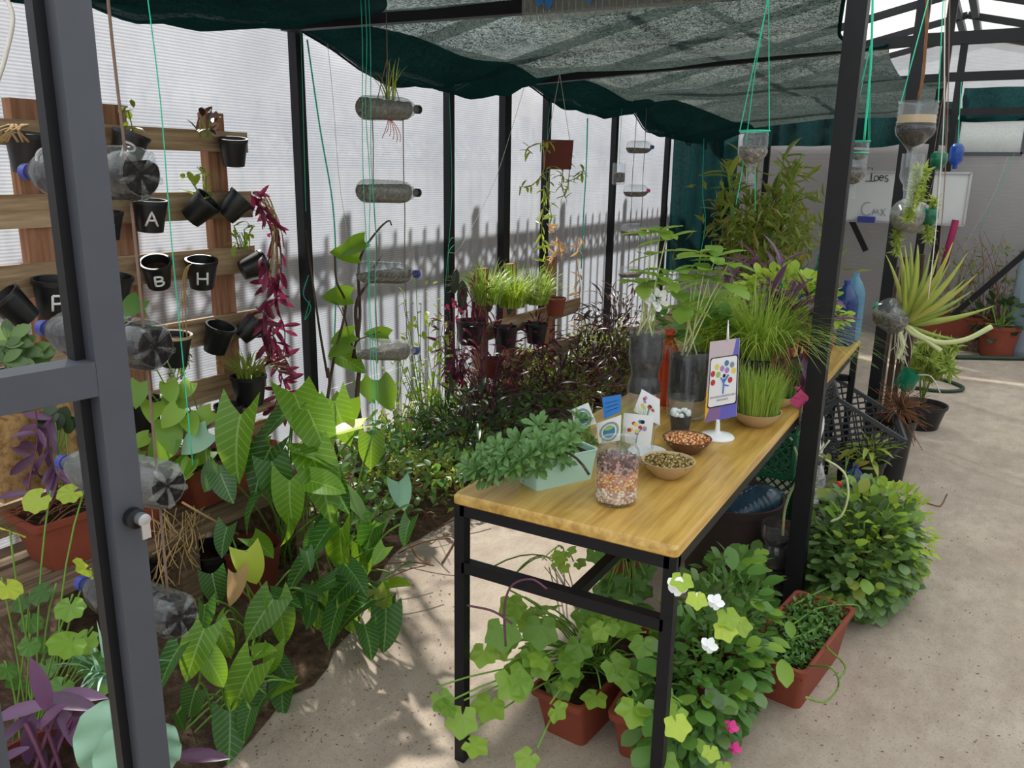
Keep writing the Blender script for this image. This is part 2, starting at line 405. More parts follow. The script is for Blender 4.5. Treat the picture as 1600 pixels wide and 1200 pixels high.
SH = {
 'arrow': leafshape(w_arrow(.44), lobe=.26, fold=.22, curl=-.22, n=8),
 'arrow2': leafshape(w_arrow(.38), lobe=.36, fold=.4, curl=-.4, n=8),
 'heart': leafshape(w_heart(.40), lobe=.16, fold=.18, curl=-.2, n=7),
 'lance': leafshape(w_lance(.13), fold=.5, curl=-.22, n=6, us=(-1, 0, 1)),
 'lance2': leafshape(w_lance(.10), fold=.4, curl=-.5, n=6, us=(-1, 0, 1)),
 'oval': leafshape(w_oval(.26), fold=.22, curl=-.15, n=5, us=(-1, 0, 1)),
 'spoon': leafshape(lambda t: .19*math.sin(math.pi*(t*.86+.03)**1.6)**.7 if 0 < t < 1 else .03, fold=.5, curl=-.2, n=5, us=(-1, 0, 1)),
 'round': leafshape(w_oval(.38), fold=.15, curl=-.1, n=5, us=(-1, 0, 1)),
 'tiny': ([V((0, 0, 0)), V((-.3, .5, .08)), V((0, .5, -.02)), V((.3, .5, .08)), V((0, 1, -.08))], [(0, 2, 1), (0, 3, 2), (1, 2, 4), (2, 3, 4)]),
 'tinylance': ([V((0, 0, 0)), V((-.12, .4, .05)), V((0, .45, -.02)), V((.12, .4, .05)), V((0, 1, -.15))], [(0, 2, 1), (0, 3, 2), (1, 2, 4), (2, 3, 4)]),
 'palm5': palmate(5, .22), 'palm7': palmate(7, .12, notch=.5),
 'kale': leafshape(lambda t: .42*math.sin(math.pi*(t*.85+.1))**.5, fold=.2, curl=-.1, n=22, wavy=.07, us=(-1, -.8, -.5, 0, .5, .8, 1)),
}
def fatleaf(w=.06, bend=.25, n=8):
    m = MB(); pts = [V((0, t, bend*t*t)) for t in [k/n for k in range(n+1)]]; m.tube(pts, [w*(1-.97*(k/n)**1.6)+.001 for k in range(n+1)], 6); return m.v, m.f
SH['aloe'] = fatleaf(.05, .22); SH['aloe_down'] = fatleaf(.05, -.35); SH['stick'] = fatleaf(.035, .1)
_lm = {}
def leafmesh(shape, m):
    if (shape, m) not in _lm:
        b = MB(); b.add(*SH[shape]); _lm[shape, m] = b.mesh('leaf', m, True)
    return _lm[shape, m]
def leaf(parent, shape, m, pos, d, up=V((0, 0, 1)), s=.1, name='leaf', roll=0, **kw):
    F = frame(V(d), V(up))
    if roll: F = F @ Matrix.Rotation(roll, 3, 'Y')
    M = Matrix.Translation(V(pos)-origin(parent)) @ F.to_4x4() @ Matrix.Scale(s, 4)
    return link(name, leafmesh(shape, m), parent, M=M, **kw)
def rv(k=1.0): return V((R.uniform(-k, k), R.uniform(-k, k), R.uniform(-k, k)))
def sph():
    while True:
        v = rv()
        if .05 < v.length < 1: return v.normalized()
def joined(parent, name, shape, m, items, smooth=False, kind='stuff', **kw):
    """many small leaves as one part; items: (pos, dir, up, size)"""
    b = MB(); o = origin(parent) if parent else V((0, 0, 0)); src = SH[shape]
    for p, d, up, s in items:
        b.addm(src, Matrix.Translation(p-o) @ frame(d, up).to_4x4() @ Matrix.Scale(s, 4))
    return b.build(name, m, parent, smooth, kind=kind, **kw)
def dome(c, r, n, s, droop=.1, inner=.55, low=-.25):
    """leaf placements through a rounded crown of radii r about c"""
    out = []
    while len(out) < n:
        u = sph()
        if u.z < low: continue
        k = R.uniform(inner, 1)**.6; p = V(c) + V((u.x*r[0], u.y*r[1], u.z*r[2]))*k
        d = (u + V((0, 0, -droop)) + rv(.6)).normalized(); out.append((p, d, (u*.4+V((0, 0, 1))+rv(.35)).normalized(), s*R.uniform(.6, 1.2)))
    return out
def stems(parent, base, items, m='stem_green', r=.0025, name='stem', every=1, sag=.35):
    b = MB(); o = origin(parent)
    for k, it in enumerate(items):
        if k % every: continue
        p = it[0]; a = V(base)+V((R.uniform(-.03, .03), R.uniform(-.03, .03), 0)); mid = a.lerp(p, .5)+V((0, 0, sag*(p-a).length*.4)); b.tube([q-o for q in bez(a, mid, p, 5)], r, 4)
    return b.build(name, m, parent, True, kind='stuff')
# ------------------------------------------------------------------ reusable builders
def pot_profile(r, h, taper=.74, rim=.12, t=.006):
    """open pot standing on z=0"""
    return [(.001, 0), (r*taper, 0), (r*(taper+(1-taper)*(1-rim)), h*(1-rim)), (r*1.03, h*(1-rim)), (r*1.03, h), (r-t, h), (r*(taper)-t, t), (.001, t)]
def roundpot(name, label, loc, r, h, m='pot_black', soil=.82, cat='pot', group=None, taper=.74, tilt=None, rim=.12):
    t = thing(name, label, cat, loc, 0, group)
    if tilt is not None: t.rotation_mode = 'QUATERNION'; t.rotation_quaternion = V((0, 0, 1)).rotation_difference(V(tilt).normalized())
    MB().lathe(pot_profile(r, h, taper, rim), 24).build('body', m, t, 35)
    if soil:
        rr = r*(taper+(1-taper)*soil)-.007; b = MB()
        vs = [V((rr*k/3*math.cos(a), rr*k/3*math.sin(a), h*soil+.006*R.uniform(-1, 1))) for k in (1, 2, 3) for a in [2*math.pi*i/12 for i in range(12)]]
        vs.append(V((0, 0, h*soil+.008))); fs = [(36, i, (i+1) % 12) for i in range(12)]
        fs += [(k*12+i, (k+1)*12+i, (k+1)*12+(i+1) % 12, k*12+(i+1) % 12) for k in (0, 1) for i in range(12)]
        b.add(vs, fs).build('soil', 'soil', t, True)
    return t
def trough(name, label, c, L, W, H, rz=0, m='terracotta', group=None, soil=.85, taper=.8, cat='planter'):
    """rectangular planter with a thick rolled rim; c = centre of its base"""
    t = thing(name, label, cat, c, rz, group); b = MB()
    def ring(l, w, z, cr=.02):
        pts = []
        for sx, sy, a0 in ((1, 1, 0), (-1, 1, 90), (-1, -1, 180), (1, -1, 270)):
            for k in range(4):
                a = math.radians(a0+30*k); pts.append(V((sx*(l/2-cr)+cr*math.cos(a), sy*(w/2-cr)+cr*math.sin(a), z)))
        return pts
    rings = [ring(L*taper, W*taper, 0), ring(L*.965, W*.94, H*.86), ring(L*1.02, W*1.03, H*.87), ring(L*1.03, W*1.05, H*.99), ring(L*1.0, W*1.0, H), ring(L*.965, W*.92, H*.99), ring(L*.95, W*.9, H*.8), ring(L*taper*.95, W*taper*.93, .02)]
    vs = [p for r in rings for p in r]; fs = []
    for i in range(len(rings)-1):
        for k in range(16): j = (k+1) % 16; fs.append((i*16+k, i*16+j, (i+1)*16+j, (i+1)*16+k))
    fs += [tuple(range(15, -1, -1)), tuple((len(rings)-1)*16+k for k in range(16))]
    b.add(vs, fs).build('body', m, t, 40)
    nx, ny = 14, 6; vs = []; l, w = L*.93, W*.88
    for i in range(nx+1):
        for j in range(ny+1): vs.append(V((l*(i/nx-.5), w*(j/ny-.5), H*soil+R.uniform(-.008, .008))))
    fs = [(i*(ny+1)+j, (i+1)*(ny+1)+j, (i+1)*(ny+1)+j+1, i*(ny+1)+j+1) for i in range(nx) for j in range(ny)]
    MB().add(vs, fs).build('soil', 'soil', t, True); return t
def bottle_profile(L, r, cut=1.0):
    """drinks bottle along +z, base at 0, neck at L"""
    p = [(.001, .012), (r*.55, .004), (r*.8, 0), (r*.97, .012), (r, .03)]
    k = 7
    for i in range(k):
        z = .05 + (L*.62-.05)*i/(k-1); p += [(r, z-.006), (r*.965, z), (r, z+.006)]
    p += [(r, L*.66), (r*.9, L*.74), (r*.62, L*.84), (r*.3, L*.91), (.0135, L*.935), (.0135, L*.975)]
    return [q for q in p if q[1] <= L*cut]
def along(a, b):
    """matrix with z running from a to b, at a"""
    a, b = V(a), V(b); F = V((0, 0, 1)).rotation_difference((b-a).normalized()).to_matrix().to_4x4(); return Matrix.Translation(a) @ F
def bottle(name, label, a, b, r, m='clear_plastic', cap='cap_blue', fill=None, level=.0, group=None, cat='bottle', opening=False, world=None):
    """bottle from base a to neck b; fill = soil lying in the lower part (against gravity)"""
    a, b = V(a), V(b); L = (b-a).length; t = thing(name, label, cat, (a+b)/2, 0, group); o = origin(t); M = Matrix.Translation(-o) @ along(a, b)
    prof = bottle_profile(L, r)
    sh = MB().lathe(prof, 20, M)
    sh.build('shell', m, t, 50)
    for k in range(5):   # petal foot
        pass
    if cap: MB().lathe([(.001, L*.945), (.016, L*.945), (.016, L), (.001, L)], 14, M).build('cap', cap, t, 40)
    if fill:
        # inner earth: lathe clipped by a level plane
        ip = [(max(.001, q[0]*.955), q[1]) for q in prof if q[1] < L*.86 and q[0] > .03]
        ip = [(.001, ip[0][1]+.004)] + ip + [(.001, ip[-1][1])]
        bm = MB().lathe(ip, 20, M); zc = ((a+b)/2-o).z + level*r
        for v in bm.v:
            if v.z > zc: v.z = zc + R.uniform(-.004, .004)
        bm.build('soil', fill, t, True)
    return t
def rope(name, pts, r, m, label, cat='rope', group=None, n=5, smooth=4):
    P = curve(pts, smooth) if smooth and len(pts) > 2 else [V(p) for p in pts]
    b = MB(); o = P[0]; b.tube([p-o for p in P], r, n)
    return b.build(name, m, None, True, loc=o, label=label, cat=cat, group=group)
def grass(parent, base, n, h, spread, m='leaf_grass', w=.006, droop=.6, name='blades', r0=.03, seg=5):
    b = MB(); o = origin(parent); base = V(base)
    for _ in range(n):
        a = R.uniform(0, 2*math.pi); rr = r0*math.sqrt(R.random()); p0 = base+V((rr*math.cos(a), rr*math.sin(a), 0))
        a2 = a+R.uniform(-.7, .7); k = R.uniform(.15, 1); hh = h*R.uniform(.6, 1.1); out = V((math.cos(a2), math.sin(a2), 0))
        side = V((-out.y, out.x, 0)); pts = []
        for i in range(seg+1):
            t = i/seg; pts.append(p0 + out*(spread*k*t**1.6) + V((0, 0, hh*(t - droop*k*t**2.6))))
        vs = []; ww = w*R.uniform(.7, 1.2)
        for i, p in enumerate(pts):
            q = ww*(1-(i/seg)**2)+.0004; vs += [p-o-side*q/2, p-o+side*q/2]
        b.add(vs, [(2*i, 2*i+1, 2*i+3, 2*i+2) for i in range(seg)])
    return b.build(name, m, parent, True, kind='stuff')
def strokes(lines, M, r, name, m, parent):
    """flat hand lettering: polylines in the unit square mapped through M"""
    b = MB()
    for ln in lines: b.tube([M(x, y) for x, y in ln], r, 5)
    return b.build(name, m, parent, True)
def arc(cx, cy, rx, ry, a0, a1, n=9): return [(cx+rx*math.cos(math.radians(a0+(a1-a0)*k/n)), cy+ry*math.sin(math.radians(a0+(a1-a0)*k/n))) for k in range(n+1)]
GLYPH = {
 'P': [[(0, 0), (0, 1)], [(0, 1)]+arc(.3, .74, .4, .26, 90, -90)+[(0, .48)]],
 'A': [[(0, 0), (.4, 1), (.8, 0)], [(.18, .4), (.62, .4)]],
 'M': [[(0, 0), (0, 1), (.4, .4), (.8, 1), (.8, 0)]],
 'H': [[(0, 0), (0, 1)], [(.7, 0), (.7, 1)], [(0, .5), (.7, .5)]],
 'B': [[(0, 0), (0, 1)], [(0, 1)]+arc(.3, .76, .32, .24, 90, -90)+[(0, .52)], [(.0, .52)]+arc(.3, .26, .4, .26, 90, -90)+[(0, 0)]],
 'C': [arc(.45, .5, .45, .5, 50, 330, 14)],
}
# ================================================================== THE SETTING
XW, YB, XR, YF = -3.0, 9.3, 2.2, -1.3
RX, RZ, EZ = -.42, 2.88, 2.27            # ridge line and eaves
FR_Y = (1.0, 3.03, 5.0, 7.0, 9.1)          # frames
PX = -.465                                # centre post row
MB().box((-.4, 4, -.05), (5.6, 10.8, .1)).build('floor', 'concrete', kind='structure', label='dusty beige concrete floor of the greenhouse')
MB().box((0, 6, -.13), (60, 60, .04)).build('ground', 'bed_soil', kind='structure', label='bare ground outside the greenhouse')
def bed_edge(y): return -2.06+.36*max(0, min(1, (2.6-y)/.9))+.1*noise.noise(V((0, y*1.3, 0)))-.08*max(0, y-3.2)
# earth bed along the left wall
b = MB(); nx, ny = 16, 90; vs = []
for j in range(ny+1):
    for i in range(nx+1):
        y = .55+8.6*j/ny; edge = bed_edge(y)+.05*noise.noise(V((0, y*6, 3)))
        x = XW+.02+(edge-XW)*i/nx; k = i/nx
        z = .004+(.11*(1-k**2)+.06*noise.noise(V((x*3, y*3, 1)))*(1-k))*min(1, 1.6*(1-k)) if i < nx else .003
        vs.append(V((x, y, max(.003, z))))
fs = [(j*(nx+1)+i, j*(nx+1)+i+1, (j+1)*(nx+1)+i+1, (j+1)*(nx+1)+i) for j in range(ny) for i in range(nx)]
b.add(vs, fs).build('floor_soil', 'bed_soil', smooth=True, kind='structure', label='earth bed along the translucent wall')
def walls(name, label):
    return tag(link(name, None), label, None, None, 'structure')
WPY = (1.88, 3.106, 4.39, 5.07, 5.68, 6.96, 8.33)
wl = walls('wall_left', 'translucent ribbed plastic wall with black posts')
ys = [YF, .6]+list(WPY)+[YB]
for a, c in zip(ys, ys[1:]):
    MB().box((XW-.012, (a+c)/2, 1.13), (.008, c-a-.006, 2.28)).skin(3).build('panel', ['polycarbonate', 'clear_sheet'], wl)
for y in ys[1:-1]:
    w_ = .085 if y == 5.07 else .05
    MB().box((XW+.022, y, 1.13), (.05, w_, 2.27)).build('post', 'steel_black', wl)
MB().box((XW+.0, (YF+YB)/2, 2.29), (.06, YB-YF, .05)).build('eave_rail', 'steel_black', wl)
wb = walls('wall_back', 'grey translucent end wall with a framed vent panel')
xs = [XW, -2.2, -1.4, PX, .35, 1.2, XR]
for a, c in zip(xs, xs[1:]):
    zt = lambda x: EZ+(RZ-EZ)*(1-abs(x-RX)/2.6)
    b = MB(); b.add([V((x, y, z)) for y in (YB, YB+.008) for x, z in ((a+.003, 0), (c-.003, 0), (c-.003, zt(c)), (a+.003, zt(a)))],
                    [(0, 1, 2, 3), (7, 6, 5, 4), (0, 4, 5, 1), (1, 5, 6, 2), (2, 6, 7, 3), (3, 7, 4, 0)]).skin(0).build('panel', ['polycarbonate', 'clear_sheet'], wb)
for x in xs[1:-1]: MB().box((x, YB-.03, 1.2), (.05, .05, 2.4)).build('post', 'steel_black', wb)
# framed vent panel in the end wall
w1 = walls('window_1', 'narrow framed vent panel high in the end wall')
p, q = at(1500, 187, y=YB-.02), at(1597, 241, y=YB-.02)
for a, c in (((p.x, p.z), (q.x, p.z)), ((p.x, q.z), (q.x, q.z)), ((p.x, p.z), (p.x, q.z)), ((q.x, p.z), (q.x, q.z))):
    MB().bar((a[0], YB-.03, a[1]), (c[0], YB-.03, c[1]), .035, .03, up=V((0, 1, 0))).build('window_frame', 'steel_grey', w1)
MB().box(((p.x+q.x)/2, YB-.022, (p.z+q.z)/2), (q.x-p.x, .006, p.z-q.z)).build('pane', 'frosted_plastic', w1)
wr = walls('wall_right', 'translucent ribbed plastic wall on the right of the aisle')
for k in range(8):
    y0 = YF+(YB-YF)*k/8; y1 = YF+(YB-YF)*(k+1)/8
    MB().box((XR+.012, (y0+y1)/2, 1.13), (.008, y1-y0-.006, 2.28)).skin(5).build('panel', ['polycarbonate', 'clear_sheet'], wr)
    MB().box((XR-.02, y0+.05, 1.13), (.05, .05, 2.27)).build('post', 'steel_black', wr)
wf = walls('wall_front', 'translucent front wall of the greenhouse')
for a, c in ((XW, -1.1), (.9, XR)):
    MB().box(((a+c)/2, YF, 1.15), (c-a, .008, 2.3)).skin(4).build('panel', ['polycarbonate', 'clear_sheet'], wf)
# roof
ce = walls('ceiling', 'white translucent gable roof with black rafters')
ysr = [YF]+[FR_Y[0]+k*1.012 for k in range(9)]+[YB+.1]
for a, c in zip(ysr, ysr[1:]):
    for x0, z0, x1, z1 in ((XW-.08, EZ+.03, RX, RZ+.05), (RX, RZ+.05, XR+.08, EZ+.03)):
        MB().add([V((x0, a+.004, z0)), V((x1, a+.004, z1)), V((x1, c-.004, z1)), V((x0, c-.004, z0)), V((x0, a+.004, z0+.01)), V((x1, a+.004, z1+.01)), V((x1, c-.004, z1+.01)), V((x0, c-.004, z0+.01))],
                 [(0, 1, 2, 3), (7, 6, 5, 4), (0, 4, 5, 1), (1, 5, 6, 2), (2, 6, 7, 3), (3, 7, 4, 0)]).skin(0).build('panel', ['roof_sheet', 'clear_sheet'], ce)
for y in ysr[1:-1]:
    MB().bar((XW, y, EZ), (RX, y, RZ), .045, .05).build('rafter', 'steel_black', ce)
    MB().bar((RX, y, RZ), (XR, y, EZ), .045, .05).build('rafter', 'steel_black', ce)
for dx in (-.06, .06): MB().bar((RX+dx, YF, RZ-.01), (RX+dx, YB, RZ-.01), .05, .05).build('ridge_bar', 'steel_grey', ce)
for x, z in ((-1.7, 2.55), (.9, 2.55)): MB().bar((x, YF, z+.03), (x, YB, z+.03), .03, .03).build('purlin', 'steel_grey', ce)
# steel frame
tf = walls('trim_1', 'black square steel frame of posts and tie beams')
for y, zl, zr in ((3.03, 2.235, 2.20), (5.0, 2.16, 2.285), (7.0, 2.24, 2.30), (9.1, 2.2, 2.2)):
    MB().bar((XW+.03, y, zl), (PX, y, zr), .05, .05).build('tie_beam', 'steel_black', tf)
    if y > 3.1: MB().bar((PX, y, zr), (XR, y, zr), .05, .06).build('tie_beam', 'steel_black', tf)
for y in (2.97, 5.0, 7.0, 9.1):
    z1 = 2.84 if y > 3.1 else 2.84
    MB().box((PX, y, z1/2), (.062, .062, z1)).build('post', 'steel_black', tf)
MB().bar(at(1306, 292, y=9.1), at(1353, 392, y=9.1), .05, .05).build('brace', 'steel_black', tf)
MB().bar(at(1490, 492, y=8.9), at(1606, 392, y=8.9), .05, .05).build('brace', 'steel_black', tf)
MB().bar(at(1318, 230, y=9.1), at(1296, 440, y=9.1), .045, .045).build('brace', 'steel_black', tf)
MB().box((-6.6, 4, 1.5), (.2, 24, 3.2)).build('wall_added_screen', 'concrete', kind='structure', label='unseen wall added beyond the fence to cut the bright sky behind the left panels')  # added, unseen: blocks bright sky that would show through the left panels
MB().box((-1, 11.3, 2.4), (10, .2, 5.0)).build('wall_added_screen', 'concrete', kind='structure', label='unseen tall wall added behind the end wall to keep the sun off it')  # added sun blocker, so the end wall reads grey from inside
# picket fence outside, its shadow falls on the wall
fe = thing('picket_fence', 'picket fence outside whose shadow falls on the translucent left wall', 'fence', (-3.62, 0, 0))
for z0, z1 in ((1.79, 1.87), (1.60, 1.67), (.12, .2)): MB().box((0, 5, (z0+z1)/2), (.02, 12, z1-z0)).build('rail', 'fence_paint', fe)
pk = MB().box((0, 0, .98), (.016, .022, 1.96)).mesh('picket', 'fence_paint')
for k in range(80): link('picket', pk, fe, (0, -.6+k*.145, 0))
po = MB().box((0, 0, 1.0), (.05, .06, 2.1)).mesh('fence_post', 'fence_paint')
for k in range(9): link('fence_post', po, fe, (0, 0+k*1.3, 0))
lx = MB().bar((0, -.07, 1.66), (0, .07, 1.8), .018, .018).bar((.0, .07, 1.66), (0, -.07, 1.8), .018, .018).mesh('lattice_cross', 'fence_paint')
for k in range(78): link('lattice_cross', lx, fe, (0, -.5+k*.145, 0))
# open door in the near left: grey steel stiles, rail, lock
d1 = walls('door_1', 'grey steel door frame with a mid rail and a cylinder lock')
d1.location = (-.985, .648, 0); d1.rotation_euler = (0, 0, math.radians(-7)); d1['kind'] = 'structure'
MB().box((0, 0, 1.2), (.045, .043, 2.4)).build('stile', 'steel_grey', d1)
MB().box((-.012, -.028, 1.2), (.02, .014, 2.4)).build('door_stop', 'steel_black', d1)
MB().box((0, -.207, 1.2), (.045, .043, 2.4)).build('stile', 'steel_grey', d1)
zr = at(60, 606, x=-.985).z
MB().box((0, -.1035, zr), (.045, .163, .045)).build('rail', 'steel_grey', d1)
lk = at(190, 812, x=-.965); o1 = V((.024, .004, lk.z))
lo = MB().lathe([(.001, 0), (.014, 0), (.014, .012), (.001, .012)], 20, Matrix.Translation(o1) @ Matrix.Rotation(math.pi/2, 4, 'Y')).build('lock', 'pot_black', d1, 40)
MB().lathe([(.001, 0), (.009, 0), (.009, .012), (.004, .014), (.001, .014)], 16, Matrix.Translation(o1+V((.012, .004, 0))) @ Matrix.Rotation(math.pi/2, 4, 'Y')).box(o1+V((.024, .004, -.012)), (.003, .012, .028)).build('key', 'metal_silver', lo, 40)
# ------------------------------------------------------------------ shade net
net = thing('shade_net', 'dark green shade net slung between the tie beams under the roof', 'net', (0, 0, 2.2))
def net_z(x, y):
    k = (x-XW)/(PX-XW)                       # 0 at the wall, 1 at the posts
    bays = ((1.0, 3.03, .10, .10), (3.03, 5.0, .17, .10), (5.0, 7.0, .14, .12), (7.0, 9.1, .30, .15))
    zb = 2.262 + .02*k
    for a, c, s0, s1 in bays:
        if a <= y <= c:
            t = (y-a)/(c-a); s = s0+(s1-s0)*min(1, k*1.6)
            f = math.sin(math.pi*t)**.8
            fold = .026*math.sin(t*17+x*2.2+noise.noise(V((x, y, 0)))*3)*f*(1-.6*k) + .03*noise.noise(V((x*1.6, y*2.5, 4)))*f
            return zb - s*f + fold - .02*math.sin(math.pi*k)
    return zb
def netpatch(x0, x1, y0, y1, nx, ny, dz=0, cut=None):
    vs = []
    for j in range(ny+1):
        for i in range(nx+1):
            y = y0+(y1-y0)*j/ny; xe = x1 if cut is None else cut(y); x = x0+(xe-x0)*i/nx
            vs.append(V((x, y, net_z(x, y)+dz*(1-.0*i) - 2.2)))
    return vs, [(j*(nx+1)+i, j*(nx+1)+i+1, (j+1)*(nx+1)+i+1, (j+1)*(nx+1)+i) for j in range(ny) for i in range(nx)]
cutf = lambda y: -.52+(.10*math.sin((y-3)*2.1)) - .25*max(0, math.sin((y-3.03)/1.97*math.pi) if 3.03 < y < 5 else 0)
MB().add(*netpatch(XW+.06, 0, 1.0, 9.05, 40, 150, cut=cutf)).build('net_sheet', 'shade_net', net, True)
# doubled, rolled wall-side edge
def hem(y0, y1, drop, width, dx=.0):
    ny, nx = 30, 8; vs = []
    for j in range(ny+1):
        t = j/ny; y = y0+(y1-y0)*t; f = math.sin(math.pi*t)**.7
        for i in range(nx+1):
            k = i/nx; x = XW+.07+dx+width*k*(.35+.65*f)
            z = net_z(x, y)-.01 - drop*f*math.sin(math.pi*k**.7)*.7 - drop*.25*f*(1-k) + .012*math.sin(k*20+t*8)*f
            vs.append(V((x, y, z-2.2)))
    return MB().add(vs, [(j*(nx+1)+i, j*(nx+1)+i+1, (j+1)*(nx+1)+i+1, (j+1)*(nx+1)+i) for j in range(ny) for i in range(nx)])
for a, c, dr, wd in ((1.0, 3.03, .06, 1.1), (3.03, 5.0, .10, .75), (5.0, 7.0, .09, .62), (7.0, 9.1, .10, .9)): hem(a, c, dr, wd).build('rolled_edge', 'shade_net_fold', net, True)
# light selvedge cords
b = MB(); 
for y0, y1 in ((1, 3.03), (3.03, 5), (5, 7), (7, 9.05)):
    b.tube([V((XW+.06, y0+(y1-y0)*k/20, net_z(XW+.06, y0+(y1-y0)*k/20)-2.2-.004-.025*math.sin(math.pi*k/20)**.7)) for k in range(21)], .006, 5)
b.build('selvedge', 'shade_net', net, True)
MB().tube([V((cutf(y), y, net_z(cutf(y), y)-2.2-.004)) for y in [3.0+.1*k for k in range(21)]], .008, 5).build('selvedge', 'shade_net_fold', net, True)
# net hanging as curtains at the far end
def curtain(p0, p1, z0, z1, label, folds=9, depth=.05, m='shade_net_fold'):
    p0, p1 = V(p0), V(p1); n = folds*6; d = (p1-p0); s = V((-d.y, d.x, 0)).normalized(); vs = []
    for i in range(n+1):
        t = i/n; q = p0+d*t + s*depth*math.sin(t*folds*2*math.pi)
        for k in range(7): vs.append(V((q.x+.03*noise.noise(V((t*5, k*.7, 1))), q.y, z0+(z1-z0)*k/6 + (.05*noise.noise(V((t*4, 0, 2))) if k == 6 else 0))))
    return MB().add(vs, [(i*7+k, (i+1)*7+k, (i+1)*7+k+1, i*7+k+1) for i in range(n) for k in range(6)]).build('shade_net_curtain', m, None, True, label=label, cat='net')
curtain((-2.93, 8.4, 0), (-2.5, 9.15, 0), 2.2, .6, 'dark teal net hanging in a narrow curtain in the far left corner', 4, .06)
curtain((-2.45, 9.2, 0), (-.5, 9.2, 0), 2.3, 1.9, 'dark net valance hanging low across the left half of the end wall', 6, .04)
curtain((-.42, 9.22, 0), (2.1, 9.22, 0), 2.42, 2.12, 'dark net valance along the top right of the end wall', 6, .03)
# clear corrugated plate with blue print hanging from the first tie beam
pl = thing('hanging_plate', 'clear corrugated plastic plate with blue print under the first beam', 'plate', at(1000, 5, y=2.98))
a, c = at(815, 36, y=2.98), at(1195, -6, y=2.98); dz = .0; o = origin(pl)
MB().add([V((a.x, 2.98, a.z))-o, V((c.x, 2.98, c.z))-o, V((c.x, 2.98, 2.36))-o, V((a.x, 2.98, 2.36))-o, V((a.x, 2.986, a.z))-o, V((c.x, 2.986, c.z))-o, V((c.x, 2.986, 2.36))-o, V((a.x, 2.986, 2.36))-o],
         [(0, 1, 2, 3), (7, 6, 5, 4), (0, 4, 5, 1), (1, 5, 6, 2), (2, 6, 7, 3), (3, 7, 4, 0)]).build('sheet', 'frosted_plastic', pl)
b = MB()
for k in range(34):
    x = a.x+(c.x-a.x)*(k+.5)/34; zb = a.z+(c.z-a.z)*(k+.5)/34; b.box((x-o.x, 2.977-o.y, (zb+2.36)/2-o.z), (.004, .004, 2.36-zb))
b.build('flute', 'frosted_plastic', pl, kind='stuff')
for px, py, rx, rz in ((843, -4, .020, .03), (857, -2, .018, .036), (921, -10, .02, .03)):
    q = at(px, py, y=2.972)-o; MB().ball(q, 1, n=14, k=8, sc=(rx, .004, rz)).build('blue_print', 'blue_print', pl, True)
# ================================================================== PALLET ON THE LEFT WALL
pa = thing('pallet_rack', 'weathered wooden pallet standing upright against the wall, holding black letter pots', 'pallet', (-2.74, 1.9, 0)); o = origin(pa)
for y, z1 in ((1.25, 1.8), (1.63, 1.80), (1.95, 1.805), (2.39, 1.805)):
    MB().box((-2.765-o.x, y-o.y, z1/2), (.045, .09, z1)).build('upright', 'pallet_wood_up', pa)
for k, (z1, z0) in enumerate(((1.735, 1.655), (1.502, 1.395), (1.28, 1.17), (1.005, .895), (.755, .655), (.50, .39))):
    MB().box((-2.732-o.x, 1.84-o.y+R.uniform(-.015, .015), (z0+z1)/2), (.02, 1.42+R.uniform(-.03, .03), z1-z0), Matrix.Rotation(R.uniform(-.006, .006), 3, 'X')).build('slat', 'pallet_wood_long', pa)
for z in (.60, .42): MB().box((-2.66-o.x, 2.2-o.y, z), (.14, .6, .018)).build('ledge_board', 'pallet_wood_long', pa)
def letter_on(t, r, h, taper, ch, size=.05, zc=.45, off=0):
    q = t.rotation_quaternion if t.rotation_mode == 'QUATERNION' else Quaternion((1, 0, 0, 0))
    d = q.inverted() @ (V((0, 0, CH))-t.location).normalized(); az = math.atan2(d.y, d.x)+off
    def M(gx, gy):
        z = h*zc+(gy-.5)*size; rr = r*(taper+(1-taper)*z/h)+.001; a = az+(gx-.4)*size/rr; return V((rr*math.cos(a), rr*math.sin(a), z))
    g = []
    for ln in GLYPH[ch]:
        l2 = []
        for p, q2 in zip(ln, ln[1:]): l2 += [tuple(p[i]+(q2[i]-p[i])*k/4 for i in (0, 1)) for k in range(4)]
        g.append(l2+[ln[-1]])
    strokes(g, M, .0042, 'letter', 'white_paint', t.children[0])
UP = (0, 0, 1)
POTS = [ # rim px, rim py, radius, tilt, letter, what singles it out
 (42, 207, .064, (.12, 0, 1), 'C', 'black pot lettered C on the top slat, dry stems over its rim'),
 (206, 208, .062, (.18, .3, 1), 'P', 'black pot high on the pallet above the topmost near bottle'),
 (364, 216, .056, (.15, -.1, 1), None, 'black pot at the right end of the top slat'),
 (316, 312, .056, (.75, .5, .8), None, 'black pot tipped to the right, pale green shoots growing from it'),
 (372, 308, .056, (.55, .6, .8), None, 'black pot tipped over at the right end of the second slat'),
 (234, 312, .06, (.1, 0, 1), 'A', 'black pot lettered A hanging below the second slat'),
 (168, 330, .05, (.1, 0, 1), 'P', 'small black pot lettered P beside the grey door post, under the second slat'),
 (84, 436, .066, (.12, 0, 1), 'P', 'wide black pot lettered P left of the grey door post'),
 (176, 430, .066, (.15, .05, 1), 'M', 'black pot lettered M right beside the grey door post'),
 (240, 408, .055, (.35, -.35, 1), 'B', 'tilted black pot lettered B on the third slat'),
 (314, 405, .060, (.2, -.1, 1), 'H', 'upright black pot lettered H with a pale rim'),
 (408, 408, .054, (.45, .85, .35), None, 'black pot lying on its side at the end of the third slat'),
 (2, 462, .056, (-.2, -.6, .8), None, 'tilted black pot at the left edge under the third slat'),
 (341, 508, .060, (.35, .1, 1), None, 'tilted empty double-rimmed black pot on the fourth slat'),
 (398, 500, .054, (.5, .7, .7), None, 'dark pot at the end of the fourth slat behind wine-red trailing stems'),
]
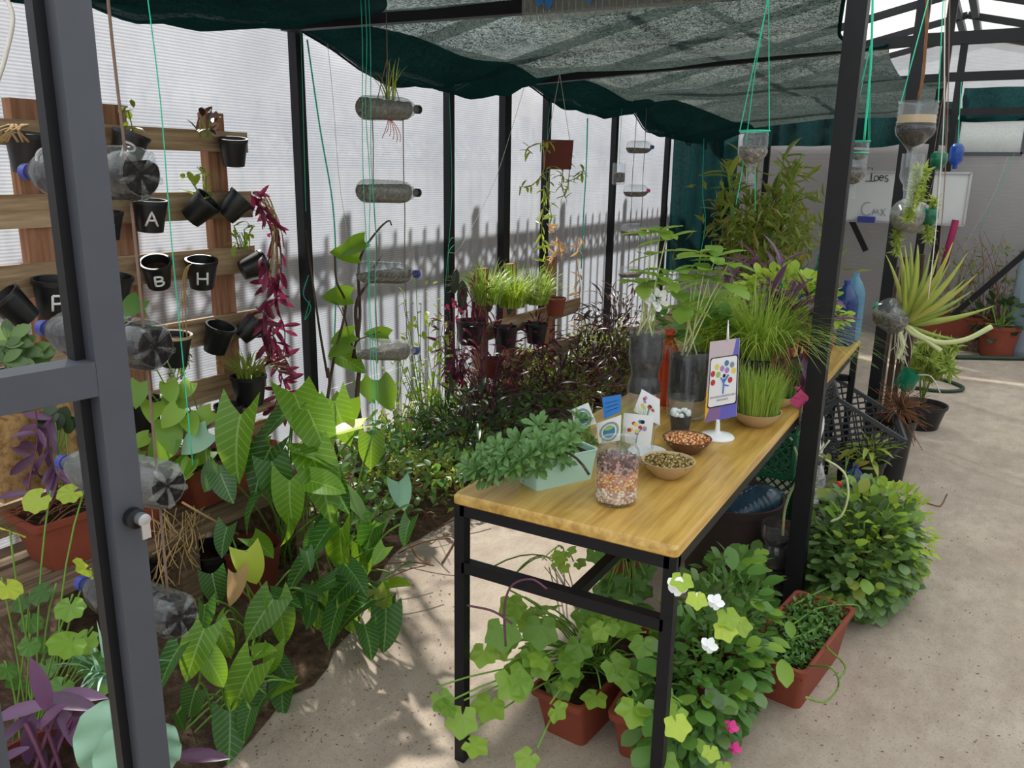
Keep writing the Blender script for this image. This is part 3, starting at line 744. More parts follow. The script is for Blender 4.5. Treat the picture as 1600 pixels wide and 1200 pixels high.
for px, py, r, tl, ch, lab in POTS:
    h = r*1.9; tv = V(tl).normalized(); rim = at(px, py, x=-2.655); loc = rim - tv*h
    if loc.x < -2.72+r*.74: loc.x = -2.72+r*.76
    t = roundpot('rack_pot', lab, loc, r, h, soil=.7, group='black pots on the pallet', tilt=tl)
    if ch: letter_on(t, r, h, .74, ch, .052 if r > .055 else .042, .45, {'C': .75, 'M': -.1, 'P': .25 if px < 100 else .1}.get(ch, .1))
t = roundpot('rack_pot', 'black pot with a cream rim behind the second near bottle', at(268, 522, x=-2.64)-V((0, 0, .12)), .064, .12, group='black pots on the pallet', tilt=(.1, 0, 1))
MB().lathe([(.0655, .112), (.068, .112), (.068, .122), (.0625, .122)], 24).build('rim', 'bowl_clay', t, 40)
spot = at(388, 586, x=-2.58)
sp = roundpot('rack_pot', 'upright black pot with a spiky grassy plant at the pallet end', spot-V((0, 0, .125)), .072, .125, group='black pots on the pallet')
roundpot('rack_pot', 'empty black pot sunk in the ledge beside the spiky plant', at(357, 632, x=-2.60)-V((0, 0, .09)), .058, .09, soil=.3, group='black pots on the pallet')
roundpot('rack_pot', 'empty black pot with an oval rim low on the ledge above the big arrow leaves', at(300, 648, x=-2.58)-V((0, 0, .09)), .058, .09, soil=.3, group='black pots on the pallet')
roundpot('rack_pot', 'dark pot half hidden by vines right of the grey door post', at(222, 622, x=-2.6)-V((0, 0, .12)), .066, .12, group='black pots on the pallet')
# shoots in the pots
pl = thing('pot_shoots', 'pale green upright shoots in the tipped black pot', 'plant', at(316, 312, x=-2.655)); bs = origin(pl)
for k in range(16):
    p = at(R.uniform(285, 332), R.uniform(268, 312), x=-2.66+R.uniform(-.03, .05)); leaf(pl, 'oval', 'leaf_lime', p, rv()+V((.3, 0, .6)), s=R.uniform(.03, .06))
stems(pl, bs, [(at(300, 285, x=-2.66),), (at(322, 275, x=-2.65),), (at(330, 300, x=-2.6),)], 'stem_green', .003)
spx = thing('spider_grass', 'spiky arching grass plant in the upright black pot at the pallet end', 'plant', spot); grass(spx, spot-V((0, 0, .02)), 90, .16, .19, 'leaf_fern', .008, .55, r0=.045)
# wine-red trailing stems at the pallet end
def trailer(name, label, pts, n, m, stem, lsize, shape='lance', spread=.05, group=None, up=V((.5, -.5, .5)), cat='plant', r=.0028):
    P = curve(pts, 8); t = thing(name, label, cat, P[0], 0, group); b = MB(); o = origin(t); b.tube([p-o for p in P], r, 5); b.build('stem', stem, t, True)
    for k in range(n):
        i = R.randrange(len(P)-1); p = P[i].lerp(P[i+1], R.random()); d = (P[i+1]-P[i]).normalized()*.5 + sph()*.9 + V((0, 0, -.1)); leaf(t, shape, m, p, d, up+rv(.5), lsize*R.uniform(.6, 1.15))
    return t
X = -2.62
for k, (pts, lab) in enumerate((
  ([(395, 300), (410, 330), (425, 370), (418, 430), (435, 470)], 'wine-red trailing stem hanging highest from the tipped pot on the pallet'),
  ([(405, 320), (430, 350), (440, 410), (432, 470), (445, 520), (440, 570)], 'longest wine-red trailing stem at the right edge of the pallet'),
  ([(400, 480), (420, 500), (430, 540), (440, 590), (428, 640)], 'wine-red stem trailing down past the spiky plant'),
  ([(405, 510), (425, 560), (445, 600), (450, 640)], 'lowest wine-red trailing stem reaching toward the big arrow leaves'),
  ([(410, 400), (420, 440), (412, 500), (420, 540)], 'wine-red stem behind the pot lying on its side'))):
    trailer('trailing_spiderwort', lab, [at(px, py, x=X+.03*k) for px, py in pts], 26 if k != 1 else 40, 'leaf_wine', 'stem_purple', .085, group='wine-red trailing plants')
b = MB(); t = thing('dry_stalks', 'bundle of dry straw stalks hanging over the tipped pots at the pallet end', 'dry plant', at(415, 330, x=X)); o = origin(t)
for k in range(22):
    a = at(R.uniform(395, 420), R.uniform(300, 330), x=X); e = at(R.uniform(415, 450), R.uniform(380, 440), x=X+R.uniform(0, .06)); b.tube([p-o for p in bez(a, at(440, 335, x=X+.03), e, 6)], .0018, 4)
b.build('stalk', 'dry_straw', t, True, kind='stuff')
t = thing('dry_stalks', 'thin dry stalks hanging from the pot lettered H', 'dry plant', at(295, 410, x=-2.6)); o = origin(t); b = MB()
for k in range(7):
    e = at(290+R.uniform(-6, 10), 470+R.uniform(-30, 140), x=-2.6); b.tube([p-o for p in bez(at(300, 412, x=-2.62), at(280, 420, x=-2.58), e, 8)], .0016, 4)
b.build('stalk', 'dry_straw', t, True, kind='stuff')
t = thing('dry_stalks', 'curled dry stems over the rim of the pot lettered C', 'dry plant', at(30, 205, x=-2.62)); o = origin(t); b = MB()
for k in range(9):
    b.tube([p-o for p in curve([at(20+R.uniform(-10, 25), 195, x=-2.64), at(5+R.uniform(-20, 30), 205, x=-2.58), at(R.uniform(-20, 50), 222, x=-2.58)], 5)], .004, 4)
b.build('stalk', 'dry_straw', t, True, kind='stuff')
for k, (px, py, n) in enumerate(((208, 190, 5), (322, 190, 7), (380, 365, 9), (275, 570, 8))):
    t = thing('seedling', ('small fleshy seedling in the high pot behind the hanging rope', 'thin twiggy seedling tied at the pallet top right', 'leafy green shoot beside the pot lying on its side', 'flat jointed green shoots between the near bottle and the tilted pot')[k], 'plant', at(px, py+25, x=-2.65)); b0 = origin(t)
    its = []
    for j in range(n*2):
        p = at(px+R.uniform(-16, 16), py+R.uniform(-25, 20), x=-2.66+R.uniform(-.03, .05)); its.append((p,)); leaf(t, 'oval', ('leaf_olive', 'leaf_dusk', 'leaf_lime', 'leaf_grass')[k], p, sph()+V((0, 0, .4)), s=R.uniform(.03, .055))
    stems(t, b0, its, 'stem_green', .002, every=2)
# ================================================================== HANGING BOTTLE LADDERS
HA, HB = 1.62, 1.86
LA = [((222, 272), (60, 272), 'topmost bottle of the near ladder, half full of dark earth, clear base toward the viewer', 'clear_plastic', 'bottle_soil', .45, None),
      ((244, 542), (84, 512), 'second bottle of the near ladder, packed with dark earth, blue cap behind the door post', 'clear_plastic', 'bottle_soil', .6, 'cap_blue'),
      ((264, 760), (116, 742), 'third bottle of the near ladder, whitish ribbed plastic with grey earth', 'frosted_plastic', 'bottle_soil', .35, 'cap_blue'),
      ((284, 965), (146, 935), 'lowest bottle of the near ladder, cut open on top with dark soil', 'clear_plastic', 'bottle_soil', .3, None)]
ends = []
for pr, pl_, lab, m, fill, lev, cap in LA:
    a, c = at(*pr, h=HA), at(*pl_, h=HB); c = a+(c-a).normalized()*.335; c.z = a.z+(c.z-a.z)*.3
    t = bottle('hanging_bottle', lab, a, c, .0485, m, cap or 'cap_blue', fill, lev, 'bottles of the near hanging ladder'); ends.append((a, c))
    o = origin(t); ax = (c-a).normalized(); b = MB(); M = Matrix.Translation(a-ax*.001-o) @ V((0, 0, 1)).rotation_difference(-ax).to_matrix().to_4x4()
    for k in range(5):   # star of the moulded foot
        an = 2*math.pi*k/5; b.tube([M @ V((math.cos(an)*q, math.sin(an)*q, z)) for q, z in ((.006, -.006), (.02, -.001), (.036, .002), (.044, -.006))], [.003, .005, .007, .004], 6)
    b.build('foot', m, t, True)
def vline(name, xy, z0, z1, r, m, label, group=None, wob=.004):
    n = 7; P = [V((xy[0]+R.uniform(-wob, wob)*(0 < k < n), xy[1]+R.uniform(-wob, wob)*(0 < k < n), z1+(z0-z1)*k/n)) for k in range(n+1)]
    return rope(name, P, r, m, label, group=group, smooth=3)
a, c = ends[0]; ax = (c-a).normalized(); pa_, pc = a+ax*.04, a+ax*.26
z_low = ends[3][0].z+.03
vline('hanging_rope', pa_, z_low, 2.6, .0028, 'rope_brown', 'brown cord through the near ends of the nearest bottle ladder', 'ladder cords')
vline('hanging_rope', pc, z_low, 2.6, .0028, 'rope_brown', 'cord of the nearest bottle ladder beside the grey door post', 'ladder cords')
g = a+ax*.02+V((.05, .03, 0)); 
vline('hanging_twine', g, ends[2][0].z+.04, 2.6, 0.0011, 'twine_green', 'green twine running down beside the nearest bottle ladder', 'green twines', .012)
# middle ladder against the wall
lb = []
for k, (py, lab, m, fill, lev, cap) in enumerate(((168, 'top bottle of the middle ladder with spiky grass growing from it', 'frosted_plastic', 'perlite', .6, 'steel_black'), (298, 'second bottle of the middle ladder, brown earth and a green patch', 'frosted_plastic', 'perlite', .6, 'steel_black'),
        (425, 'third bottle of the middle ladder, hanging before the fence shadow', 'clear_plastic', 'perlite', .2, 'cap_blue'), (545, 'lowest bottle of the middle ladder, pale ribbed plastic', 'frosted_plastic', 'perlite', .3, 'cap_blue'))):
    a, c = at(566, py, h=3.05), at(648, py+3, h=3.27); c = a+(c-a).normalized()*.315; t = bottle('hanging_bottle', lab, a, c, .042, m, cap, fill, lev, 'bottles of the middle hanging ladder'); lb.append((a, c))
a, c = lb[0]; ax = (c-a).normalized()
for q, nm in ((.05, 'left'), (.22, 'right')): vline('hanging_rope', a+ax*q, lb[3][0].z, lb[0][0].z+.0, .002, 'rope_brown', nm+' cord between the bottles of the middle ladder', 'ladder cords')
top = at(605, 92, h=3.15)
for q in (.08, .13, .20): rope('hanging_rope', [a+ax*q+V((0, 0, .03)), top, top+V((0, 0, .16))], .0018, 'rope_brown', {.08: 'left', .13: 'middle', .20: 'right'}[q]+' sling cord above the top bottle of the middle ladder', group='ladder cords', smooth=0)
for px, dz in ((568, 0), (574, .1), (580, .2)): vline('hanging_twine', at(px, 200, h=3.0), .55+dz, 2.25, .0014, 'twine_green', {568: 'leftmost', 574: 'middle', 580: 'right'}[px]+' of three green twines beside the middle bottle ladder', 'green twines', .006)
t = thing('bottle_grass', 'spiky grass growing from the top bottle of the middle ladder', 'plant', a+ax*.14+V((0, 0, .03))); grass(t, origin(t), 16, .15, .1, 'leaf_fern', .006, .3, r0=.03)
b = MB(); o = origin(t)
for k in range(6): b.tube([p-o for p in bez(a+ax*.14-V((0, 0, .03)), a+ax*(.12+.02*k)-V((0, 0, .08)), a+ax*(.1+.02*k)-V((0, 0, R.uniform(.07, .13))), 5)], .0012, 4)
b.build('root', 'petal_red', t, True, kind='stuff')
# far ladder
lc = []
for k, (x0, x1, py) in enumerate(((984, 1020, 230), (980, 1014, 298), (976, 1008, 359), (972, 1004, 425))):
    a, c = at(x0, py, h=6.9), at(x1, py, h=7.15); lc.append((a, c))
    bottle('hanging_bottle', ('top', 'second', 'third', 'lowest')[k]+' small clear bottle of the far hanging ladder', a, c, .05, 'clear_plastic', ('cap_blue', 'petal_pink', 'petal_red', 'steel_black')[k], 'perlite', -.2, 'bottles of the far hanging ladder')
a, c = lc[0]; ax = (c-a).normalized()
for q in (.06, .2): vline('hanging_rope', a+ax*q, lc[3][0].z, 2.2, .0025, 'rope_brown', ('left' if q < .1 else 'right')+' cord of the far bottle ladder', 'ladder cords')
# ------------------------------------------------------------------ loose twines by the wall
for k, (pts, r, lab) in enumerate((
   ([(480, 62), (500, 200), (520, 320), (525, 430), (522, 560)], .004, 'thick green twine slanting across the wall left of the middle ladder'),
   ([(470, 45), (474, 180), (478, 330)], .0014, 'thin green twine close to the first wall post'),
   ([(510, 50), (520, 150), (530, 280), (545, 380)], .0012, 'thin grey-green twine hanging left of the middle ladder'),
   ([(482, 430), (474, 460), (486, 480), (476, 500), (484, 470)], .0018, 'green twine knot tied round the first wall post'),
   ([(918, 185), (916, 260), (912, 330), (908, 420)], .005, 'bright green twine between the fourth and fifth wall posts'),
   ([(862, 150), (856, 200), (853, 330)], .0016, 'pale green twine beside the hanging brown pot'),
   ([(825, 115), (800, 200), (770, 290), (720, 385), (700, 395)], .0014, 'long pale twine slanting down to the left behind the hanging pot'),
   ([(702, 140), (706, 300), (698, 420), (694, 470)], .0014, 'thin green twine by the second wall post'),
   ([(700, 385), (706, 372), (718, 376), (702, 392), (700, 430)], .0016, 'green twine loop tied at the second wall post'),
   ([(1100, 210), (1098, 300), (1102, 350), (1090, 420)], .003, 'green twine in front of the far net curtain'))):
    X2 = -2.86 if k != 9 else None
    rope('hanging_twine', [at(px, py, x=X2) if X2 else at(px, py, y=8.0) for px, py in pts], r, 'twine_green' if k not in (2, 6) else 'rope_white', lab, group='green twines', smooth=5)
rope('hanging_rope', [at(10, -5, d=1.5), at(20, 30, d=1.5), at(8, 90, d=1.5), at(-5, 130, d=1.5)], .004, 'rope_white', 'white cord at the top left corner', group='loose cords', smooth=5)
rope('hanging_rope', [at(55, 0, h=2.3), at(60, 40, h=2.3), at(72, 130, h=2.3), at(80, 215, h=2.3), at(84, 250, h=2.3)], .005, 'rope_white', 'thick pale cord knotted beside the leftmost wall post', group='loose cords', smooth=5)
# ================================================================== TABLE
TZ = .80; TX0, TX1, TY0, TY1 = -1.108, -.507, 1.642, 4.46
ta = thing('work_table', 'long varnished wooden table on a black steel frame', 'table', ((TX0+TX1)/2, (TY0+TY1)/2, 0)); o = origin(ta)
b = MB(); cr = .012
def rr(x0, x1, y0, y1, z, c=.012):
    pts = []
    for cx, cy, a0 in ((x1-c, y1-c, 0), (x0+c, y1-c, 90), (x0+c, y0+c, 180), (x1-c, y0+c, 270)):
        for k in range(4): a = math.radians(a0+30*k); pts.append(V((cx+c*math.cos(a), cy+c*math.sin(a), z))-o)
    return pts
rings = [rr(TX0+.004, TX1-.004, TY0+.004, TY1-.004, TZ-.03), rr(TX0, TX1, TY0, TY1, TZ-.026), rr(TX0, TX1, TY0, TY1, TZ-.008), rr(TX0+.006, TX1-.006, TY0+.006, TY1-.006, TZ)]
vs = [p for r in rings for p in r]; fs = [(i*16+k, i*16+(k+1) % 16, (i+1)*16+(k+1) % 16, (i+1)*16+k) for i in range(3) for k in range(16)] + [tuple(range(15, -1, -1)), tuple(48+k for k in range(16))]
b.add(vs, fs).build('tabletop', 'table_wood', ta, 40)
lw = .03; xa, xb = TX0+.018, TX1-.018
for y in (TY0+.02, 3.05, TY1-.02):
    for x in (xa, xb):
        if y == 3.05 and x == xb: continue
        MB().box((x-o.x, y-o.y, (TZ-.03)/2), (lw, lw, TZ-.03)).build('leg', 'steel_black', ta)
for x in (xa, xb): MB().box((x-o.x, 0, TZ-.045), (lw, TY1-TY0-.04, lw)).build('side_rail', 'steel_black', ta)
for y in (TY0+.02, TY1-.02): MB().box((0, y-o.y, TZ-.045), (TX1-TX0-.04, lw, lw)).build('end_rail', 'steel_black', ta)
zs = at(870, 925, y=TY0+.02).z
for y in (TY0+.02, TY1-.02): MB().box((0, y-o.y, zs), (TX1-TX0-.05, lw, lw)).build('stretcher', 'steel_black', ta)
xm = at(900, 908, y=TY0+.03).x
MB().box((xm-o.x, 0, zs+.005), (.028, TY1-TY0-.06, .024)).build('centre_rail', 'steel_black', ta)
def on(px, py): return at(px, py, z=TZ)
# ------------------------------------------------------------------ mint planter with fleshy plant
A, B, Cc = on(838, 768), on(925, 748), on(817, 742); u = (B-A); L = u.length; rz = math.atan2(u.y, u.x); W_ = .085
nrm = V((-u.y, u.x, 0)).normalized(); cen = (A+B)/2+nrm*W_/2
mp = thing('mint_planter', 'small mint-green enamel box planter at the front of the table', 'planter', cen, rz)
b = MB(); h = .082
def bx2(l, w, z, c=.008):
    pts = []
    for sx, sy, a0 in ((1, 1, 0), (-1, 1, 90), (-1, -1, 180), (1, -1, 270)):
        for k in range(3): a = math.radians(a0+45*k); pts.append(V((sx*(l/2-c)+c*math.cos(a), sy*(w/2-c)+c*math.sin(a), z)))
    return pts
rings = [bx2(L, W_, 0), bx2(L*1.12, W_*1.15, h), bx2(L*1.14, W_*1.2, h), bx2(L*1.14, W_*1.2, h+.004), bx2(L*1.08, W_*1.08, h+.003), bx2(L*1.04, W_*1.04, h*.8), bx2(L*.9, W_*.9, .01)]
vs = [p for r in rings for p in r]; fs = [(i*12+k, i*12+(k+1) % 12, (i+1)*12+(k+1) % 12, (i+1)*12+k) for i in range(6) for k in range(12)] + [tuple(range(11, -1, -1)), tuple(72+k for k in range(12))]
b.add(vs, fs).build('box', 'mint_enamel', mp, 40)
MB().box((0, 0, h*.82), (L*1.04, W_*1.02, .006)).build('soil', 'soil', mp)
se = thing('fleshy_sedum', 'grey-green fleshy sedum spilling left out of the mint planter', 'plant', cen+V((0, 0, h)))
def rosette_mesh(m, n=11, shape='round', key=''):
    b = MB()
    for k in range(n):
        a = k*2.4; e = .25+.9*k/n; d = V((math.cos(a)*math.cos(e), math.sin(a)*math.cos(e), math.sin(e))); b.addm(SH[shape], Matrix.Translation(d*.10) @ frame(d, V((0, 0, 1))).to_4x4() @ Matrix.Scale(1-.5*k/n, 4))
    b.addm((SH['stick'][0], SH['stick'][1]), Matrix.Translation(V((0, 0, -.9))) @ frame(V((0, 0, 1)), V((1, 0, 0))).to_4x4()); return b.mesh('rosette', m, True)
ros = rosette_mesh('leaf_sedum', 13, 'spoon')
def sed(px, py, d, s, dirv): link('rosette', ros, se, M=Matrix.Translation(at(px, py, d=d)-origin(se)) @ (V((0, 0, 1)).rotation_difference(V(dirv).normalized()) @ Quaternion((0, 0, 1), R.uniform(0, 6))).to_matrix().to_4x4() @ Matrix.Scale(s, 4))
for _ in range(46):
    k = R.random()
    if k < .5: px, py = R.uniform(750, 840), R.uniform(690, 738); d = R.uniform(2.02, 2.2)
    elif k < .7: px, py = R.uniform(840, 905), R.uniform(665, 722); d = R.uniform(2.1, 2.25)
    else: px, py = R.uniform(845, 925), R.uniform(652, 700); d = R.uniform(2.22, 2.38)
    q = at(px, py, d=d)
    if q.z < TZ+.03: continue
    dirv = (q-origin(se))*2+V((0, 0, .28)) + V((.15, -.25, 0)); sed(px, py, d, R.uniform(.032, .048), dirv)
for px, py in ((745, 735), (752, 745), (765, 722), (780, 742), (800, 735), (735, 728), (815, 720), (790, 712), (830, 712), (850, 706), (870, 700), (890, 690)): sed(px, py, 2.0+R.uniform(0, .06), .042, (-.2, -.5, .5))
b = MB(); o2 = origin(se)
for px, py, d in ((750, 735, 2.05), (775, 715, 2.1), (800, 705, 2.1), (870, 680, 2.25), (900, 665, 2.3), (850, 700, 2.1), (920, 735, 2.02), (780, 745, 2.0)):
    b.tube([p-o2 for p in bez(o2+V((R.uniform(-.05, .05), 0, -.01)), o2.lerp(at(px, py, d=d), .5)+V((0, 0, .04)), at(px, py+6, d=d), 6)], .0035, 5)
b.build('stem', 'bark', se, True, kind='stuff')
# ------------------------------------------------------------------ glass jar of layered beans
jc = on(962, 783); jr, jh = .0535, .165
ja = thing('glass_jar', 'open glass jar with layers of white, orange and dark dried beans', 'jar', jc)
MB().lathe([(.001, .003), (jr*.8, 0), (jr*.96, .006), (jr, .016), (jr, jh*.78), (jr*.95, jh*.86), (jr*.80, jh*.92), (jr*.78, jh*.98), (jr*.82, jh), (jr*.79, jh*1.005), (jr*.75, jh*.98)], 32).build('glass', 'jar_glass', ja, 60)
def beans(parent, name, m, n, z0, z1, r, size, bottom=False, flat=(1, .75, .65)):
    b = MB()
    for _ in range(n):
        k = R.random()
        if k < .8: rr_, z = r, R.uniform(z0, z1)
        else: rr_, z = r*math.sqrt(R.random()), z1
        a = R.uniform(0, 2*math.pi); q = Quaternion(sph(), R.uniform(0, 6)).to_matrix()
        b.ball((rr_*math.cos(a), rr_*math.sin(a), z), size*R.uniform(.8, 1.15), n=6, k=4, sc=flat, rot=q)
    return b.build(name, m, parent, True, kind='stuff')
MB().lathe([(.001, .008), (jr*.84, .008), (jr*.87, .018), (jr*.87, jh*.70), (.001, jh*.70)], 20).build('core', 'pips_dark', ja, 40)
beans(ja, 'white_beans', 'pips_white', 330, .010, .045, jr*.90, .0055); beans(ja, 'chickpeas', 'pips_orange', 420, .045, .088, jr*.9, .0052); beans(ja, 'dark_beans', 'pips_dark', 330, .088, .118, jr*.89, .0052, flat=(1, .6, .6))
# ------------------------------------------------------------------ seed bowls
def bowl(name, label, c, r, h, m, n, pm, size=.005, heap=.01, flat=(1, .7, .6)):
    t = thing(name, label, 'bowl', c); MB().lathe([(.001, 0), (r*.45, 0), (r*.5, .004), (r*.82, h*.55), (r*.97, h*.92), (r, h), (r*.95, h), (r*.78, h*.6), (.001, h*.45)], 32).build('shell', m, t, 50)
    if n:
        b = MB(); MB().lathe([(.001, h*.86+heap), (r*.5, h*.84+heap*.7), (r*.9, h*.8)], 20).build('grain_bed', pm, t, True)
        for _ in range(n):
            k = math.sqrt(R.random()); a = R.uniform(0, 6.3); b.ball((r*.92*k*math.cos(a), r*.92*k*math.sin(a), h*.86+heap*(1-k*k)+R.uniform(-.002, .003)), size, n=5, k=3, sc=flat, rot=Quaternion(sph(), R.uniform(0, 6)).to_matrix())
        b.build('grain', pm, t, True, kind='stuff')
    return t
bowl('seed_bowl', 'cream clay bowl filled with olive mung beans beside the jar', on(1043, 744), .073, .048, 'bowl_clay', 420, 'pips_mung', .0042)
bowl('seed_bowl', 'brown bowl heaped with orange corn and wheat grains', on(1072, 706), .073, .045, 'bowl_dark', 420, 'pips_corn', .005)
bowl('small_dish', 'small white dish half hidden behind the jar', on(1010, 722), .055, .035, 'white_paint', 0, '')
# ------------------------------------------------------------------ clear cups with paper tags and sprouts
def cup(label, c, r, h, water=True, name='plastic_cup'):
    t = thing(name, label, 'cup', c, 0, 'clear plastic cups on the table'); MB().lathe([(.001, .003), (r*.68, 0), (r*.7, .004), (r*.93, h*.95), (r*1.04, h*.96), (r*1.04, h), (r*.96, h)], 24).build('wall', 'clear_plastic', t, 50)
    return t
def card(parent, c4, th, m, name='card'):
    """flat paper from four corners"""
    o = origin(parent); c4 = [V(p)-o for p in c4]; n = (c4[1]-c4[0]).cross(c4[3]-c4[0]).normalized()*th
    return MB().add(c4+[p+n for p in c4], [(3, 2, 1, 0), (4, 5, 6, 7), (0, 1, 5, 4), (1, 2, 6, 5), (2, 3, 7, 6), (3, 0, 4, 7)]).build(name, m, parent)
def inplane(c4, u, v, off=.0012):
    a, b_, c_, d = [V(p) for p in c4]; p = a.lerp(b_, u).lerp(d.lerp(c_, u), v); n = (b_-a).cross(d-a).normalized()
    s = 1 if n.dot(V((0, 0, CH))-p) > 0 else -1; return p+n*s*off
def blot(parent, c4, u, v, ru, rv_, m, off=.0014, n=18, name='print', ring=None):
    o = origin(parent); P = [inplane(c4, u+ru*math.cos(2*math.pi*k/n), v+rv_*math.sin(2*math.pi*k/n), off)-o for k in range(n)]
    if ring:
        Q = [inplane(c4, u+ru*ring*math.cos(2*math.pi*k/n), v+rv_*ring*math.sin(2*math.pi*k/n), off)-o for k in range(n)]
        return MB().add(P+Q, [(k, (k+1) % n, n+(k+1) % n, n+k) for k in range(n)]).build(name, m, parent)
    return MB().add(P, [tuple(range(n))]).build(name, m, parent)
Y1 = 2.13; plain('print_green', srgb(150, 168, 156), .7, .2); plain('print_teal', srgb(76, 138, 172), .7, .2); plain('print_red', srgb(196, 74, 70), .7, .2); plain('print_yellow', srgb(232, 214, 96), .7, .2); plain('print_lilac', srgb(178, 140, 200), .7, .2); plain('print_lime', srgb(170, 200, 110), .7, .2)
def q4(pts, y): return [at(px, py, y=y) for px, py in pts]
cA, cB, cD = on(912, 718), on(952, 722), on(1003, 716)
t1 = cup('clear cup with a round sticker at the left of the paper tags', cA, .038, .105)
c4 = q4(((899, 672), (932, 662), (919, 629), (893, 640)), cA.y-.045); card(t1, c4, .0008, 'paper', 'sticker'); blot(t1, c4, .5, .45, .43, .43, 'print_green', ring=.75); blot(t1, c4, .5, .45, .27, .27, 'print_teal', .002)
t2 = cup('clear cup with a round blue sticker in the middle of the paper tags', cB, .038, .105)
c4 = q4(((936, 694), (969, 688), (971, 648), (932, 662)), cB.y-.045); card(t2, c4, .0008, 'paper', 'sticker'); blot(t2, c4, .5, .46, .43, .42, 'print_green', ring=.78); blot(t2, c4, .5, .46, .27, .27, 'print_teal', .002); blot(t2, c4, .5, .62, .2, .08, 'print_lime', .0024)
pt = thing('paper_tag', 'blue printed paper tag standing in the middle cup', 'paper tag', cB+V((0, 0, .03))); c4 = q4(((944, 655), (970, 643), (971, 616), (941, 621)), cB.y-.01); card(pt, c4, .0008, 'blue_print', 'sheet')
for v in (.3, .5, .7): o3 = origin(pt); MB().tube([inplane(c4, .12, v)-o3, inplane(c4, .85, v)-o3], .0007, 4).build('print_line', 'ink', pt)
st = q4(((938, 700), (946, 706), (948, 655), (942, 640)), cB.y-.03)
t3 = cup('clear cup at the right of the paper tags, covered by spotted cards', cD, .04, .105)
def dots(t, c4, n, cols):
    for k in range(n): blot(t, c4, R.uniform(.2, .8), R.uniform(.35, .88), .075, .065, cols[k % len(cols)], .0014+.0002*k, 9)
cols = ['print_red', 'print_yellow', 'print_lilac', 'print_lime', 'print_teal', 'ink', 'print_red', 'print_yellow']
for lab, pts, dy in (('white card with a tree of coloured dots leaning on the right cup', ((972, 690), (1016, 700), (1022, 650), (975, 645)), -.055), ('tall pointed white card with coloured dots behind the right cup', ((990, 642), (1031, 665), (1031, 624), (1003, 608)), .03)):
    t = thing('dotted_card', lab, 'paper card', cD+V((0, dy, .06)), 0, 'dotted paper cards'); c4 = q4(pts, cD.y+dy); card(t, c4, .001, 'paper', 'sheet'); dots(t, c4, 11, cols)
    o3 = origin(t); MB().tube([inplane(c4, .5, .05)-o3, inplane(c4, .52, .4)-o3, inplane(c4, .65, .55)-o3], .0014, 5).build('print_trunk', 'print_teal', t)
for c, lab in ((cA, 'left'), (cB+V((.02, .05, 0)), 'middle'), (cD+V((-.02, .05, 0)), 'right')):
    t = thing('sprout_grass', 'thin green sprouts in the '+lab+' tagged cup', 'plant', c+V((0, 0, .02))); grass(t, origin(t), 45, .15, .03, 'leaf_grass', .003, .15, r0=.022, seg=4)
ck = on(1062, 674); t = cup('clear cup with cotton wool and dark soil behind the orange grain bowl', ck, .042, .115)
MB().lathe([(.001, .004), (.028, .004), (.034, .055), (.001, .055)], 18).build('soil', 'bottle_soil', t, 40)
b = MB()
for k in range(26): a = R.uniform(0, 6.3); b.ball((.026*math.cos(a), .026*math.sin(a), .06+R.uniform(-.003, .006)), .009, n=7, k=5)
b.build('cotton_wool', 'petal_white', t, True, kind='stuff')
# ------------------------------------------------------------------ sign on a white foot
sg = on(1120, 684); t = thing('table_sign', 'upright printed sign with a tree of coloured dots on a white round foot', 'sign', sg)
MB().lathe([(.001, 0), (.052, 0), (.054, .004), (.05, .010), (.022, .016), (.008, .022), (.006, .05), (.001, .05)], 28).build('foot', 'white_paint', t, 50)
yy = sg.y+.005; base = q4(((1101, 660), (1151, 650), (1156, 528), (1110, 534)), yy); o3 = origin(t)
plain('sign_lilac', srgb(206, 190, 196), .5, .3, .03); plain('sign_violet', srgb(108, 104, 196), .5, .3, .05); plain('sign_mauve', srgb(140, 112, 160), .5, .3, .05); plain('sign_orange', srgb(240, 184, 62), .5, .3, .05)
bd = card(t, base, .003, 'sign_lilac', 'board')
MB().tube([at(1138, 500, y=yy)-o3, at(1137, 533, y=yy)-o3], [.001, .005], 8).build('spike', 'white_paint', t, True)
MB().tube([at(1119, 683, y=yy)-o3, at(1122, 655, y=yy)-o3], .006, 8).build('pole', 'white_paint', t, True)
def poly(parent, c4, uv, m, off, name): o = origin(parent); return MB().add([inplane(c4, u, v, off)-o for u, v in uv], [tuple(range(len(uv)))]).build(name, m, parent)
poly(bd, base, [(0, 0), (1, 0), (1, .26), (0, .2)], 'sign_mauve', .0036, 'print_band'); poly(bd, base, [(.45, 0), (1, 0), (1, .26), (.55, .24)], 'sign_violet', .0040, 'print_band'); poly(bd, base, [(0, .02), (.16, .2), (0, .45)], 'sign_orange', .0042, 'print_band'); poly(bd, base, [(.78, .74), (1, .74), (1, 1), (.9, 1)], 'sign_violet', .0040, 'print_band')
def rrect(u0, u1, v0, v1, c=.07):
    return [(cx+c*math.cos(math.radians(a)), cy+c*.45*math.sin(math.radians(a))) for cx, cy, a0 in ((u1-c, v1-c*.45, 0), (u0+c, v1-c*.45, 90), (u0+c, v0+c*.45, 180), (u1-c, v0+c*.45, 270)) for a in (a0, a0+30, a0+60, a0+90)]
poly(bd, base, rrect(.06, .99, .17, .80), 'ink', .0048, 'print_border'); poly(bd, base, rrect(.09, .96, .185, .788), 'paper', .0054, 'print_panel')
